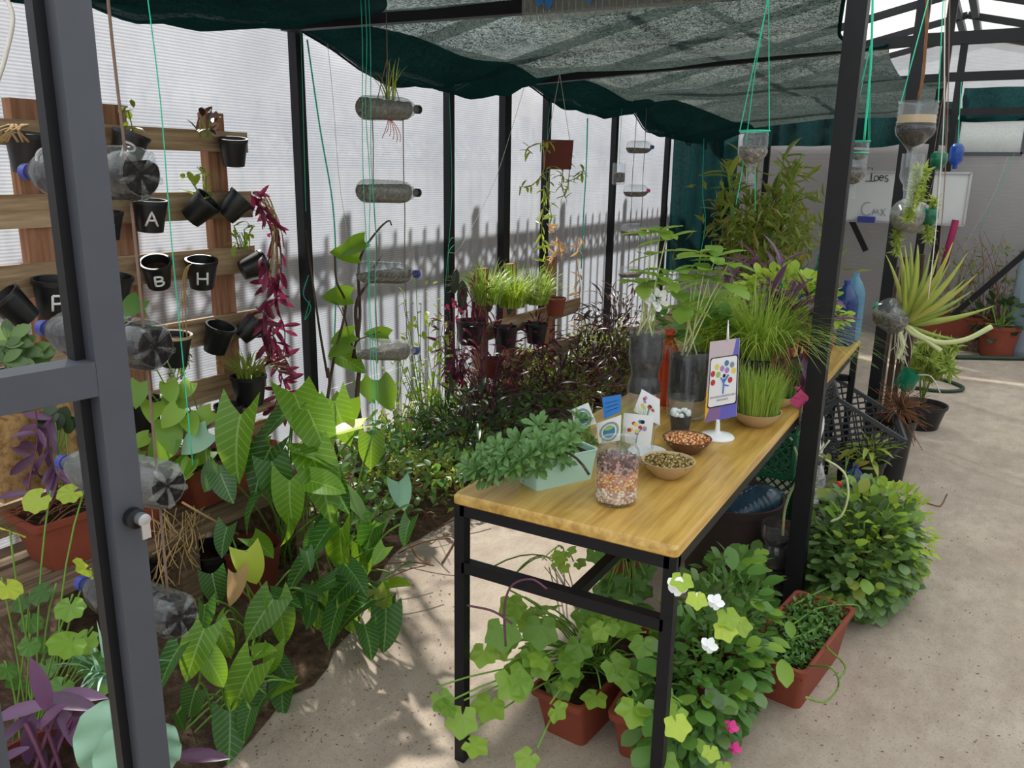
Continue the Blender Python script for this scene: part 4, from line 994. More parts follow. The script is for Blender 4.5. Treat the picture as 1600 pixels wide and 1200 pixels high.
for k, (u, v, m) in enumerate(((.3, .68, 'print_yellow'), (.62, .71, 'print_teal'), (.8, .68, 'ink_grey'), (.18, .6, 'print_red'), (.36, .58, 'print_lime'), (.64, .62, 'print_lilac'), (.86, .6, 'print_yellow'), (.2, .49, 'print_red'), (.76, .49, 'print_red'), (.48, .65, 'print_lilac'))): blot(bd, base, u, v, .075, .038, m, .006)
plain('print_blue', srgb(92, 130, 206), .6, .3, .05); b = MB(); o4 = origin(bd)
for pts in (((.55, .33), (.56, .52)), ((.56, .46), (.46, .54)), ((.56, .47), (.7, .56)), ((.57, .44), (.72, .42))): b.tube([inplane(base, u, v, .006)-o4 for u, v in pts], .0028, 5)
b.build('print_tree', 'print_blue', bd); blot(bd, base, .56, .555, .05, .024, 'ink', .0062)
b = MB()   # two lines of small illegible grey lettering
for row, (u0, u1, v) in enumerate(((.14, .93, .30), (.36, .72, .255))):
    u = u0
    while u < u1:
        wd = R.uniform(.015, .03); b.add([inplane(base, a, c, .006)-o4 for a, c in ((u, v-.012), (u+wd, v-.012), (u+wd, v+.012), (u, v+.012))], [(0, 1, 2, 3)]); u += wd+.014
b.build('print_lettering', 'ink_grey', bd, kind='stuff')
# ------------------------------------------------------------------ cut-bottle planters with bean seedlings
def cutbottle(name, label, c, r, h, m='clear_plastic', soil=(.25, .92), waist=True, group=None, fill='bottle_soil'):
    t = thing(name, label, 'planter', c, 0, group); P = [(.001, .004), (r*.8, 0), (r, .012)]
    k = 12
    for i in range(k+1):
        z = .012+(h-.012)*i/k; w_ = (1-.22*math.exp(-((i/k-.52)/.10)**2)) if waist else 1
        P += [(r*w_, z-.002), (r*w_*.97, z+.003)]
    MB().lathe(P, 24).build('shell', m, t, 50)
    Q = [(.001, h*soil[0])]+[(q[0]*.95, q[1]) for q in P if h*soil[0] <= q[1] <= h*soil[1]]+[(.001, h*soil[1])]
    MB().lathe(Q, 20).build('soil', fill, t, True); return t
p1_, p2_ = on(1003, 662), on(1070, 652)
h1 = at(1003, 513, y=p1_.y).z-TZ; h2 = at(1072, 548, y=p2_.y).z-TZ
cutbottle('bottle_planter', 'waisted cut-bottle planter of dark soil, clear below, left of the sign', p1_, .056, h1, soil=(.34, .95))
cutbottle('bottle_planter', 'wide ribbed cut-bottle planter of dark soil right behind the sign', p2_, .066, h2, soil=(.30, .95), waist=False)
bottle('upright_bottle', 'orange-red plastic bottle standing between the two cut-bottle planters', on(1040, 632), on(1040, 632)+V((0, 0, .27)), .036, 'orange_plastic', 'petal_red')
def seedlings(label, base, tips, m='leaf_heart', size=.10, stem='stem_pale', r=.003, shape='oval', nl=3):
    t = thing('bean_seedling', label, 'plant', base); o = origin(t); b = MB()
    for (p, a0) in tips:
        b.tube([q-o for q in bez(base+V((R.uniform(-.03, .03), R.uniform(-.03, .03), 0)), base.lerp(p, .6)+V((0, 0, .03)), p, 6)], [r*(1-.08*k) for k in range(7)], 5)
        for k in range(nl): a = a0+k*2*math.pi/nl; leaf(t, shape, m, p, V((math.cos(a), math.sin(a), R.uniform(-.3, .5))), s=size*R.uniform(.75, 1.15))
    b.build('stem', stem, t, True, kind='stuff'); return t
y1, y2 = p1_.y, p2_.y
seedlings('tall pale bean seedlings in the waisted cut-bottle planter', p1_+V((0, 0, h1*.93)), [(at(px, py, y=y1+dy), a) for px, py, dy, a in ((1018, 365, 0, 0), (1032, 362, .03, 1.2), (1040, 375, -.03, 2), (1005, 445, 0, .4), (1026, 432, -.03, 1), (1048, 440, .02, 2.2), (1052, 425, .05, .7), (1015, 400, .03, 1.6), (998, 440, .05, 2.6))], size=.095, nl=4, m='leaf_bean')
seedlings('bean seedlings with large oval leaves in the ribbed cut-bottle planter', p2_+V((0, 0, h2*.93)), [(at(px, py, y=y2+dy), a) for px, py, dy, a in ((1118, 402, 0, .4), (1100, 425, -.04, 2), (1128, 445, .04, 1), (1080, 440, 0, 1.4), (1072, 480, -.04, .2), (1110, 470, .05, 1.1), (1060, 455, .05, 2.0), (1138, 412, .02, .1), (1095, 395, .05, .9))], size=.115, nl=4, m='leaf_bean')
t = thing('white_bloom', 'white crumpled flower head above the waisted planter', 'flower', at(1027, 468, y=y1-.02)); b = MB()
for k in range(30): u = sph(); b.addm(SH['round'], Matrix.Translation(u*.012) @ frame(u+rv(.4), sph()).to_4x4() @ Matrix.Scale(.028, 4))
b.build('petals', 'petal_white', t, True, kind='stuff'); MB().tube([V((0, 0, 0)), V((-.01, 0, -.14))], .002, 5).build('stem', 'stem_green', t)
# big grassy tuft behind the sign
gp = on(1165, 640); gp.y += .12; roundpot('grass_pot', 'black pot under the drooping grass tuft behind the sign', gp, .085, .17, group=None)
t = thing('grass_tuft', 'large tuft of fine drooping grass above the sign', 'plant', gp+V((0, 0, .16))); grass(t, origin(t), 620, .36, .42, 'leaf_grass', .0045, .85, r0=.08, seg=8); grass(t, origin(t), 160, .20, .2, 'leaf_lime', .0045, .4, r0=.06, seg=5, name='young_blades')
gq = V((-.86, 2.98, TZ)); roundpot('grass_pot', 'dark pot of the left grass tuft between the two cut-bottle planters', gq, .075, .17)
t = thing('grass_tuft', 'smaller lime grass tuft left behind the ribbed cut-bottle planter', 'plant', gq+V((0, 0, .16))); grass(t, origin(t), 420, .30, .30, 'leaf_lime', .005, .8, r0=.06, seg=7)
t = thing('herb_leaves', 'rounded herb leaves between the bean seedlings and the grass tuft', 'plant', at(1075, 520, y=2.9))
for it in dome(at(1085, 515, y=2.85), (.14, .1, .09), 70, .05): leaf(t, 'round', 'leaf_mid', *it[:2], it[2], it[3])
# sprouted grass bowls
gb = on(1180, 664); bowl('sprout_bowl', 'clay bowl of dense sprouted grass right of the sign', gb, .082, .05, 'bowl_clay', 0, ''); MB().lathe([(.001, .042), (.072, .04)], 20).build('soil', 'soil', bpy.data.objects['sprout_bowl'], True)
t = thing('sprout_grass', 'dense upright sprouted grass in the clay bowl by the sign', 'plant', gb+V((0, 0, .04))); grass(t, origin(t), 520, .17, .06, 'leaf_grass', .0032, .15, r0=.072, seg=4)
g2 = on(1212, 634); t = bowl('sprout_bowl', 'second clay bowl of sprouted grass at the table edge behind', g2, .075, .045, 'bowl_clay', 0, ''); t = thing('sprout_grass', 'sprouted grass in the second bowl beside the black post', 'plant', g2+V((0, 0, .035))); grass(t, origin(t), 360, .15, .05, 'leaf_mid', .0032, .15, r0=.064, seg=4)
# lime sedum and purple spiderwort in pots further back on the table
def bushpot(name, label, potlabel, c, r, h, crown, rad, n, size, m, shape='oval', pm='terracotta', objs=True, stem='stem_green', droop=.2, low=-.2, cat='plant'):
    if potlabel: roundpot('plant_pot', potlabel, c, r, h, pm)
    t = thing(name, label, cat, V(c)+V((0, 0, h*.8))); its = dome(crown, rad, n, size, droop, low=low)
    if objs:
        for p, d, up, s in its: leaf(t, shape, m, p, d, up, s)
    else: joined(t, 'foliage', shape, m, its)
    stems(t, origin(t), its, stem, .0022, every=max(1, n//40)); return t
bushpot('lime_sedum', 'bushy lime-green sedum left of the black post on the table', 'terracotta pot of the lime sedum', on(1210, 600)+V((-.03, .1, 0)), .08, .14, at(1222, 465, y=3.35), (.2, .17, .11), 290, .042, 'leaf_lime', 'round')
bushpot('lime_sedum', 'lime-green sedum right of the black post above the table edge', 'pot of the lime sedum right of the post', on(1275, 565), .07, .12, at(1280, 500, y=3.6), (.12, .1, .06), 130, .036, 'leaf_lime', 'round')
for k, (px, py, yy_, lab) in enumerate(((1225, 470, 3.1, 'purple spiderwort with long upright leaves in front of the lime sedum'), (1262, 480, 3.15, 'purple spiderwort leaning across the black post'), (1165, 425, 4.0, 'purple spiderwort row behind the bean seedlings'), (1205, 420, 4.1, 'purple spiderwort in the far terracotta trough'), (1240, 560, 3.2, 'drooping purple-grey spiderwort at the table edge'))):
    t = thing('purple_spiderwort', lab, 'plant', V((at(px, py, y=yy_).x, yy_, TZ+.14)), 0, 'purple spiderworts on the table')
    for j in range(17):
        p = at(px+R.uniform(-26, 26), py+R.uniform(-12, 30), y=yy_+R.uniform(-.06, .06)); d = V((R.uniform(-.8, .8), R.uniform(-.8, .3), R.uniform(-.5, 1.2) if k != 4 else R.uniform(-1.2, .1))); leaf(t, 'lance', 'leaf_purple', p, d, s=R.uniform(.09, .17))
    stems(t, origin(t), [(at(px+R.uniform(-20, 20), py+R.uniform(-5, 25), y=yy_),) for _ in range(7)], 'stem_purple', .0035)
trough('box_planter', 'terracotta trough on the far part of the table under the purple spiderworts', V((-.83, 4.05, TZ)), .5, .16, .13, math.radians(80))
b = MB(); t = thing('dry_roots', 'tangle of dry stalks hanging over the table edge left of the black post', 'dry plant', V((-.6, 2.95, TZ+.1))); o3 = origin(t)
for k in range(60):
    a = at(R.uniform(1205, 1240), R.uniform(540, 575), y=2.95+R.uniform(-.1, .1)); e = a+V((R.uniform(-.05, .06), R.uniform(-.05, .05), -R.uniform(.03, .14))); b.tube([q-o3 for q in bez(a, (a+e)/2+rv(.04), e, 4)], .0016, 4)
b.build('stalk', 'dry_root', t, True, kind='stuff')
t = thing('post_rag', 'faded magenta cloth rag tied to the black post at table height', 'rag', at(1248, 620, x=PX+.033)); o3 = origin(t); vs = []
for i in range(9):
    for j in range(5): vs.append(at(1240+18*j/4+6*math.sin(i*.9+j), 604+34*i/8, x=PX+.036+.006*math.sin(i*1.3+j*1.7))-o3)
MB().add(vs, [(i*5+j, i*5+j+1, i*5+j+6, i*5+j+5) for i in range(8) for j in range(4)]).build('cloth', 'fabric_magenta', t, True)
# coloured bottles at the far end of the table
for k, (px, py, hgt, r, m, cap, lab) in enumerate(((1322, 534, .315, .06, 'blue_plastic', 'cap_blue', 'deep blue plastic bottle at the far end of the table'), (1347, 517, .35, .052, 'pale_blue_plastic', None, 'large pale blue bottle behind the deep blue one'), (1300, 512, .30, .04, 'green_plastic', 'cap_green', 'green bottle left of the deep blue bottle'), (1318, 503, .33, .04, 'green_plastic', 'petal_red', 'green bottle with a red cap behind the deep blue bottle'), (1345, 497, .42, .04, 'green_plastic', 'cap_green', 'tallest green bottle at the far table end'), (1252, 512, .36, .034, 'green_plastic', 'cap_green', 'bright green bottle left of the black post'), (1360, 500, .36, .036, 'blue_plastic', 'cap_blue', 'slim blue bottle beside the second black post'))):
    c = V(((-.575, 4.26), (-.555, 4.39), (-.65, 4.40), (-.69, 4.30), (-.735, 4.40), (-.75, 3.62), (-.78, 4.31))[k]+(TZ,))
    bottle('plastic_bottle', lab, c, c+V((0, 0, hgt)), r, m, cap, group='coloured bottles on the table')
# ================================================================== LEFT SIDE PLANTS
CAMP = V((0, 0, CH))
def px2m(p): return (p-CAMP).dot(FWD)/FPX
def arrowplant(name, label, base, lv, extra=0, box=None, hs=(0, 0), mats=('leaf_arrow', 'leaf_arrow', 'leaf_arrow_dark'), group='arrowhead plants by the path'):
    """lv: (px, py, length px, distance over ground, material, tip direction on picture in degrees)"""
    t = thing(name, label, 'plant', base, 0, group); o = origin(t); b = MB(); L = list(lv)
    for _ in range(extra): L.append((R.uniform(box[0], box[2]), R.uniform(box[1], box[3]), R.uniform(34, 70), R.uniform(*hs), R.choice(mats), R.uniform(20, 160)))
    for px, py, sz, h, m, ang in L:
        sz *= .88; p = at(px, py+9, h=h)
        if p.z < .05: p.z = .05+R.uniform(0, .05)
        s = sz*px2m(p); a = math.radians(ang+R.uniform(-35, 35)); d = RT*math.cos(a)*.9 - V((0, 0, 1))*math.sin(a)*.8 + V((RT.y, -RT.x, 0))*R.uniform(.1, .7)
        d.normalize(); up = (CAMP-p).normalized()*.55+V((0, 0, .8))+SUNDIR*.25+rv(.5); st = p-d*s*.33
        leaf(t, R.choice(('arrow', 'arrow', 'arrow2')) if m != 'leaf_heart' else 'heart', m, st, d, up, s)
        b.tube([q-o for q in bez(base+V((R.uniform(-.08, .08), R.uniform(-.08, .08), 0)), base.lerp(st, .55)+V((0, 0, .12)), st, 7)], .0035, 5)
    b.build('stem', 'stem_green', t, True, kind='stuff'); return t
ar, dk, yl, dd, ht = 'leaf_arrow', 'leaf_arrow_dark', 'leaf_yellow', 'leaf_dead', 'leaf_heart'
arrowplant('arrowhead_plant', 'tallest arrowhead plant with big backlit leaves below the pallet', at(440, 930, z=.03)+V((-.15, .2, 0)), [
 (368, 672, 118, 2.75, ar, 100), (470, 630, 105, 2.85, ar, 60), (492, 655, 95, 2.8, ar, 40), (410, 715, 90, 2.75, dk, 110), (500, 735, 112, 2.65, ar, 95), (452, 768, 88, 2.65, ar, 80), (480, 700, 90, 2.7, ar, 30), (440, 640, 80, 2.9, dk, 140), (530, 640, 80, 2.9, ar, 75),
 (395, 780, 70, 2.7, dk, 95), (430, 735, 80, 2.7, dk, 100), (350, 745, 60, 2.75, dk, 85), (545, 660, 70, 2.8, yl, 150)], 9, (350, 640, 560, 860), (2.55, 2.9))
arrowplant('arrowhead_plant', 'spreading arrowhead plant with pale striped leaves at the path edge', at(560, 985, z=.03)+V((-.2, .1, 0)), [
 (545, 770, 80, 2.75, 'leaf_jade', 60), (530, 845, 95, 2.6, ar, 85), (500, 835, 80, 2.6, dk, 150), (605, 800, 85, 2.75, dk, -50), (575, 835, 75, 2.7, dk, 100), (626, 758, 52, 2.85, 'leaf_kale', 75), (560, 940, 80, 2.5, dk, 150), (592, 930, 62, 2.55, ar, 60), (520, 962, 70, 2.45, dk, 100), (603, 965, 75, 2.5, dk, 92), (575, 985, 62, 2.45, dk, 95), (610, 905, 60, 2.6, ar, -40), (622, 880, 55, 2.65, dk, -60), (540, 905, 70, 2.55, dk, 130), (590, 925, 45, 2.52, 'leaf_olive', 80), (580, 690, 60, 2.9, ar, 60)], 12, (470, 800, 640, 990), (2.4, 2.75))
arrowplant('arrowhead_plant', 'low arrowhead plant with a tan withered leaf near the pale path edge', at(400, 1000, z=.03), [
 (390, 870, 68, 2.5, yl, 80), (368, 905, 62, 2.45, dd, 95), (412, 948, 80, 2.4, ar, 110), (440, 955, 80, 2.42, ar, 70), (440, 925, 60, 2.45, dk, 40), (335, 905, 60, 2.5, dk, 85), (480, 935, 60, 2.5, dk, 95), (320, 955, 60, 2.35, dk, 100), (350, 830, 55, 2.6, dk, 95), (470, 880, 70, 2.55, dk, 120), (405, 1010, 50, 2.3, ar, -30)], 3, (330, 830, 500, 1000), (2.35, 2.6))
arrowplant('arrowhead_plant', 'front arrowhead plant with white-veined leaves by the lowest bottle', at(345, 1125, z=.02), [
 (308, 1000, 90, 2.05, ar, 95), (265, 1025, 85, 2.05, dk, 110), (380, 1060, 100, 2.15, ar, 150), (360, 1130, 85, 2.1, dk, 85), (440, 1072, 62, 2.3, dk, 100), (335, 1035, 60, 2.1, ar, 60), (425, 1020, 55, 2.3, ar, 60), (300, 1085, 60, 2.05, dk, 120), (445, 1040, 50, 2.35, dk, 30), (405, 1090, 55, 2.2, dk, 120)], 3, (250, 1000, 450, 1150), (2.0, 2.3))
# pots that hold them
roundpot('floor_pot', 'dark pot in the shade under the tallest arrowhead plant', at(400, 1000, z=.0)+V((-.22, .2, .03)), .11, .2, 'terracotta_dark'); roundpot('floor_pot', 'black pot behind the withered leaf', at(345, 960, z=0)+V((-.1, .05, .03)), .1, .19)
roundpot('floor_pot', 'black pot standing on the earth below the plank shelf', at(260, 1000, z=0)+V((-.2, .1, .04)), .11, .2)
# ------------------------------------------------------------------ plank shelf with troughs on the left
sh = thing('plank_shelf', 'weathered plank shelf on blocks along the wall', 'shelf', (-2.5, 1.75, 0)); o = origin(sh)
for k, x in enumerate((-2.62, -2.47, -2.32)): MB().box((x-o.x, R.uniform(-.03, .03), .36), (.13, 1.35, .02), Matrix.Rotation(R.uniform(-.01, .01), 3, 'Z')).build('plank', 'grey_wood', sh)
for y in (1.2, 1.75, 2.3): MB().box((-2.47-o.x, y-o.y, .175), (.36, .08, .35)).build('block', 'grey_wood', sh)
trough('trough_planter', 'terracotta trough with dry soil on the plank shelf left of the grey door post', (-2.45, 1.51, .371), .44, .21, .17, math.radians(84)); trough('trough_planter', 'terracotta trough on the plank shelf right of the grey door post', (-2.48, 2.06, .371), .44, .2, .16, math.radians(92))
wbk = at(42, 700, x=-2.6); t = thing('wood_block', 'big sawn wooden block with cracked end grain behind the trough', 'wood', wbk-V((0, 0, .13))); MB().box((0, 0, .13), (.12, .26, .26), Matrix.Rotation(.05, 3, 'X')).build('end_face', 'end_grain', t); MB().box((-.07, 0, .13), (.04, .25, .25)).build('bark_side', 'bark', t)
t = thing('dry_twigs', 'dry twigs lying on the soil of the left trough', 'dry plant', (-2.45, 1.51, .52)); b = MB()
for k in range(40): a = V((R.uniform(-.1, .1), R.uniform(-.22, .22), R.uniform(0, .04))); e = a+V((R.uniform(-.1, .1), R.uniform(-.2, .2), R.uniform(-.01, .05))); b.tube(bez(a, (a+e)/2+V((0, 0, .03)), e, 4), .002, 4)
b.build('twig', 'dry_root', t, True, kind='stuff')
t = thing('dry_twigs', 'hanging dry straw below the third near bottle', 'dry plant', at(270, 820, x=-2.3)); o = origin(t); b = MB()
for k in range(46):
    a = at(R.uniform(235, 330), R.uniform(790, 830), x=-2.3); e = at(R.uniform(235, 320), R.uniform(850, 925), x=-2.25+R.uniform(-.1, .1)); b.tube([q-o for q in bez(a, (a+e)/2+rv(.06), e, 5)], .0018, 4)
b.tube([at(285, 785, x=-2.2)-o, at(372, 835, x=-2.2)-o], .004, 5); b.build('straw', 'dry_straw', t, True, kind='stuff')
def palmplant(label, base, lv, m='leaf_ivy', shape='palm7', name='ivy_geranium', stemm='stem_green', extra=0, box=None, hs=(0, 0), size=(30, 55), group=None):
    t = thing(name, label, 'plant', base, 0, group); o = origin(t); b = MB(); L = list(lv)
    for _ in range(extra): L.append((R.uniform(box[0], box[2]), R.uniform(box[1], box[3]), R.uniform(*size), R.uniform(*hs)))
    for q in L:
        px, py, sz, h = q[:4]; p = at(px, py, h=h)
        if p.z < .04: p.z = .04+R.uniform(0, .04)
        s = sz*px2m(p)*1.05; d = (RT*R.uniform(-.7, .7)+V((0, 0, R.uniform(-.8, .2)))+V((RT.y, -RT.x, 0))*.4).normalized(); up = (CAMP-p).normalized()*.7+V((0, 0, .7))+rv(.4)
        leaf(t, shape, q[4] if len(q) > 4 else m, p-d*s*.45, d, up, s); b.tube([k-o for k in bez(base+V((R.uniform(-.05, .05), R.uniform(-.05, .05), 0)), base.lerp(p, .5)+V((0, 0, .08)), p-d*s*.45, 6)], .0026, 5)
    b.build('stem', stemm, t, True, kind='stuff'); return t
palmplant('round-leaved vine with yellow-green leaves in front of the left trough', V((-2.1, 1.05, .03)), [(18, 832, 46, 2.25, 'leaf_yellow'), (132, 890, 48, 2.2, 'leaf_yellow'), (110, 948, 48, 2.15, 'leaf_ivy'), (108, 1005, 60, 2.1, 'leaf_ivy'), (12, 918, 44, 2.2, 'leaf_yellow'), (68, 925, 44, 2.3, 'leaf_mid'), (150, 1035, 46, 2.1, 'leaf_mid'), (95, 1075, 46, 2.05, 'leaf_mid'), (60, 780, 44, 2.5, 'leaf_yellow'), (112, 770, 40, 2.5, 'leaf_yellow'), (135, 1000, 44, 2.15, 'leaf_ivy')], name='round_leaf_vine', shape='palm7', extra=14, box=(0, 900, 170, 1080), hs=(2.2, 2.5), size=(28, 42), m='leaf_mid')
palmplant('leafy vine with pale leaves climbing between the near bottles', V((-2.45, 2.0, .45)), [(215, 615, 40, 2.95), (238, 640, 44, 2.95), (275, 625, 44, 3.0), (290, 610, 30, 3.0), (265, 680, 54, 2.9), (250, 705, 50, 2.9, 'leaf_heart'), (305, 690, 50, 2.9, 'leaf_kale'), (215, 690, 36, 2.95), (210, 720, 36, 2.95), (280, 735, 44, 2.9, 'leaf_heart'), (205, 480, 40, 2.9, 'leaf_mid'), (195, 520, 34, 2.9, 'leaf_lime'), (330, 745, 44, 2.9, 'leaf_mid')], 'leaf_ivy', 'heart', 'climbing_vine', extra=10, box=(195, 590, 320, 760), hs=(2.85, 3.0), size=(26, 44))
t = thing('jade_seedling', 'small upright seedling with dark round leaves before the wood block', 'plant', at(92, 770, x=-2.45)); its = [(at(92+dx, 668+dy, x=-2.45), V((dx, 0, 12)), V((.6, -.5, .6)), .06) for dx, dy in ((-14, 2), (-6, -8), (6, -8), (14, 2), (0, 4), (-10, 10), (10, 8))]
for p, d, up, s in its: leaf(t, 'round', 'leaf_deep', p, d, up, s)
stems(t, origin(t), its, 'stem_green', .003)
for k, (pts, lab) in enumerate((([(55, 630), (58, 690), (48, 740), (45, 770)], 'purple stem hanging in front of the wood block'), ([(80, 650), (75, 700), (90, 740)], 'shorter purple stem beside the wood block'), ([(350, 690), (330, 720), (345, 760), (370, 800)], 'purple stem drooping over the right trough'), ([(300, 670), (320, 700), (310, 760)], 'thin purple stem left of the big backlit leaf'))):
    trailer('trailing_purple', lab, [at(px, py, x=-2.45) for px, py in pts], 14, 'leaf_purple', 'stem_purple', .11, group='purple trailing stems on the left')
# pots in the shelf area with jade-like tops at the left edge
t = thing('leafy_succulent', 'leafy succulent rosettes at the left edge above the door rail', 'plant', at(25, 575, x=-2.5))
for px, py in ((8, 540), (28, 548), (20, 560), (45, 552), (5, 565), (35, 538), (60, 570), (15, 530), (50, 570)):
    for j in range(5): a = j*1.26+R.random(); leaf(t, 'oval', 'leaf_jade', at(px, py, x=-2.5), RT*math.cos(a)+V((0, 0, math.sin(a)*.7+.4)), V((.6, -.5, .5)), R.uniform(.05, .08))
stems(t, origin(t), [(at(px, 560, x=-2.5),) for px in (8, 28, 45, 60)], 'stem_green', .003)
roundpot('rack_pot', 'black pot of the succulent rosettes at the left edge', at(25, 578, x=-2.6)-V((0, 0, .12)), .07, .12, group='black pots on the pallet')
# purple spiderwort and kale in the bottom left corner
t = thing('purple_spiderwort', 'large violet spiderwort in the bottom left corner', 'plant', at(70, 1190, h=1.75)-V((0, 0, .05)))
for px, py, sz, ang in ((30, 1110, 95, 175), (65, 1075, 105, -85), (100, 1095, 110, -10), (120, 1085, 95, -20), (80, 1130, 80, 200), (130, 1120, 80, 20), (45, 1160, 90, 95), (60, 1175, 70, 60), (95, 1150, 80, 130), (20, 1140, 70, 140), (140, 1150, 90, 30), (310, 1180, 95, -22), (75, 1120, 80, -60), (110, 1140, 90, 60), (15, 1180, 60, 160)):
    p = at(px, py, h=1.78+R.uniform(-.06, .06)); a = math.radians(ang); d = RT*math.cos(a)-V((0, 0, 1))*math.sin(a)*.8+V((RT.y, -RT.x, 0))*.25; s = sz*px2m(p); leaf(t, 'lance', 'leaf_purple', p-d.normalized()*s*.5, d, (CAMP-p).normalized()+V((0, 0, .8)), s)
stems(t, origin(t), [(at(px, py, h=1.78),) for px, py in ((65, 1120), (90, 1110), (40, 1130), (120, 1110))], 'stem_purple', .005)
roundpot('floor_pot', 'terracotta pot of the large violet spiderwort in the corner', origin(t)*1-V((0, 0, .16)), .13, .2, 'terracotta_dark')
t = thing('kale_plant', 'blue-green crinkled kale leaf behind the foot of the grey door post', 'plant', at(185, 1215, h=1.62))
for px, py, sz, ang, hh in ((175, 1160, 125, -110, 1.6), (195, 1190, 110, -100, 1.55), (248, 1170, 80, -80, 1.66), (215, 1185, 90, -95, 1.62)):
    p = at(px, py, h=hh); a = math.radians(ang); d = RT*math.cos(a)-V((0, 0, 1))*math.sin(a); s = sz*px2m(p); leaf(t, 'kale', 'leaf_kale', p-d*s*.5, d, (CAMP-p)+V((0, 0, .3))+rv(.3), s)
MB().tube([V((0, 0, -.3)), V((0, 0, .02))], .012, 8).build('stalk', 'stem_pale', t)
t = thing('striped_grass', 'green and white striped grassy leaves left of the grey door post', 'plant', at(165, 1040, h=2.1)); grass(t, origin(t)-V((0, 0, .04)), 40, .16, .16, 'leaf_kale', .012, .6, r0=.03)
# ------------------------------------------------------------------ sapling with bare stems by the middle ladder
t = thing('sapling', 'bare-stemmed sapling with a few heart-shaped leaves below the middle ladder', 'plant', at(555, 745, x=-2.45)); o = origin(t)
Xs = -2.45
for pts, r0, r1 in (([(557, 745), (565, 690), (558, 620), (562, 560), (556, 480), (575, 440), (592, 405)], .014, .006), ([(552, 560), (562, 500), (560, 430), (566, 395), (590, 360), (607, 345), (612, 352)], .009, .003), ([(530, 720), (512, 640), (522, 560), (540, 480), (526, 440), (523, 400)], .008, .004), ([(512, 590), (500, 520), (490, 450), (483, 400), (478, 360)], .006, .003), ([(563, 575), (550, 540), (535, 480)], .006, .003), ([(508, 640), (515, 600), (512, 575)], .008, .006), ([(560, 440), (580, 420), (598, 398)], .003, .001), ([(545, 515), (530, 480), (518, 470)], .003, .0015), ([(560, 530), (585, 522), (600, 515)], .003, .0015)):
    P = curve([at(px, py, x=Xs) for px, py in pts], 5); MB().tube([p-o for p in P], [r0+(r1-r0)*k/(len(P)-1) for k in range(len(P))], 7).build('branch', 'bark', t, True)
for px, py, sz, ang, m in ((550, 385, 46, 150, ht), (540, 395, 44, 200, ht), (527, 462, 44, 185, ht), (535, 527, 40, 160, ht), (530, 545, 40, 150, ht), (548, 565, 52, 30, ar), (590, 522, 38, 200, ht), (602, 615, 52, 70, ht), (535, 650, 60, 100, ht), (575, 610, 40, 60, ht), (525, 660, 50, 90, ar)):
    p = at(px, py, x=Xs+R.uniform(-.04, .06)); a = math.radians(ang); d = RT*math.cos(a)-V((0, 0, 1))*math.sin(a)*.7+V((RT.y, -RT.x, 0))*.2; s = sz*px2m(p); leaf(t, 'heart', m, p-d.normalized()*s*.45, d, (CAMP-p).normalized()*.8+V((0, 0, .6))+rv(.3), s)
# ------------------------------------------------------------------ low growth on the bed
its = []; its2 = []
while len(its) < 9500:
    y = R.uniform(2.5, 7.2); x = R.uniform(XW+.1, bed_edge(y)+.04); k = (x-XW)/(bed_edge(y)-XW)
    env = (.06+.30*max(0, noise.noise(V((x*2.1, y*1.7, 9)))+.45))*(1-.55*k*k)
    if y < 3.0 and k > .62: continue
    p = V((x, y, .05+env*R.random()**.6)); its.append((p, (sph()+V((.2, -.2, .2))).normalized(), (V((.3, -.3, 1))+rv(.6)).normalized(), R.uniform(.02, .05)))
joined(None, 'groundcover', 'tiny', 'leaf_small', its, kind='stuff', label='low tangle of small-leaved groundcover on the earth bed', cat='groundcover')
its = []
for _ in range(1500):
    y = R.uniform(2.3, 4.6); x = R.uniform(XW+.12, bed_edge(y)-.02); its.append((V((x, y, .05+R.random()*.22)), (sph()+V((.3, -.3, .1))).normalized(), (V((.3, -.3, 1))+rv(.5)).normalized(), R.uniform(.03, .07)))
joined(None, 'creeping_leaves', 'oval', 'leaf_mid', its, kind='stuff', smooth=True, label='broader creeping leaves between the groundcover', cat='groundcover')
b = MB()
for _ in range(420):
    y = R.uniform(2.2, 6); x = R.uniform(XW+.25, bed_edge(y)+.12); a = V((x, y, R.uniform(.01, .16))); e = a+V((R.uniform(-.2, .2), R.uniform(-.25, .25), R.uniform(-.05, .12))); e.z = max(.01, e.z); b.tube(bez(a, (a+e)/2+V((0, 0, .04)), e, 4), R.uniform(.0015, .004), 4)
b.build('dry_litter', 'dry_root', None, True, kind='stuff', label='dry stalks littering the earth bed', cat='litter')
# pale weeds at the bed edge behind the sapling
for k, (px, py, rx, n, m, lab) in enumerate(((665, 560, .22, 60, 'leaf_lime', 'thin backlit weed right of the middle ladder'), (690, 590, .2, 60, 'leaf_lime', 'yellow-green weed at the second wall post'), (620, 600, .18, 40, 'leaf_small', 'low weed under the lowest bottle of the middle ladder'), (660, 470, .12, 24, 'leaf_lime', 'tall thin weed stalk with few leaves against the wall'))):
    c = at(px, py, x=-2.7); t = thing('tall_weed', lab, 'plant', V((c.x, c.y, .08)), 0, 'weeds against the wall'); it = dome(c, (.12, rx, rx*1.2), n, .05, low=-1)
    for p, d, up, s in it: leaf(t, 'oval', m, p, d, up, s)
    stems(t, origin(t), it, 'stem_green', .002, every=4, sag=.1)
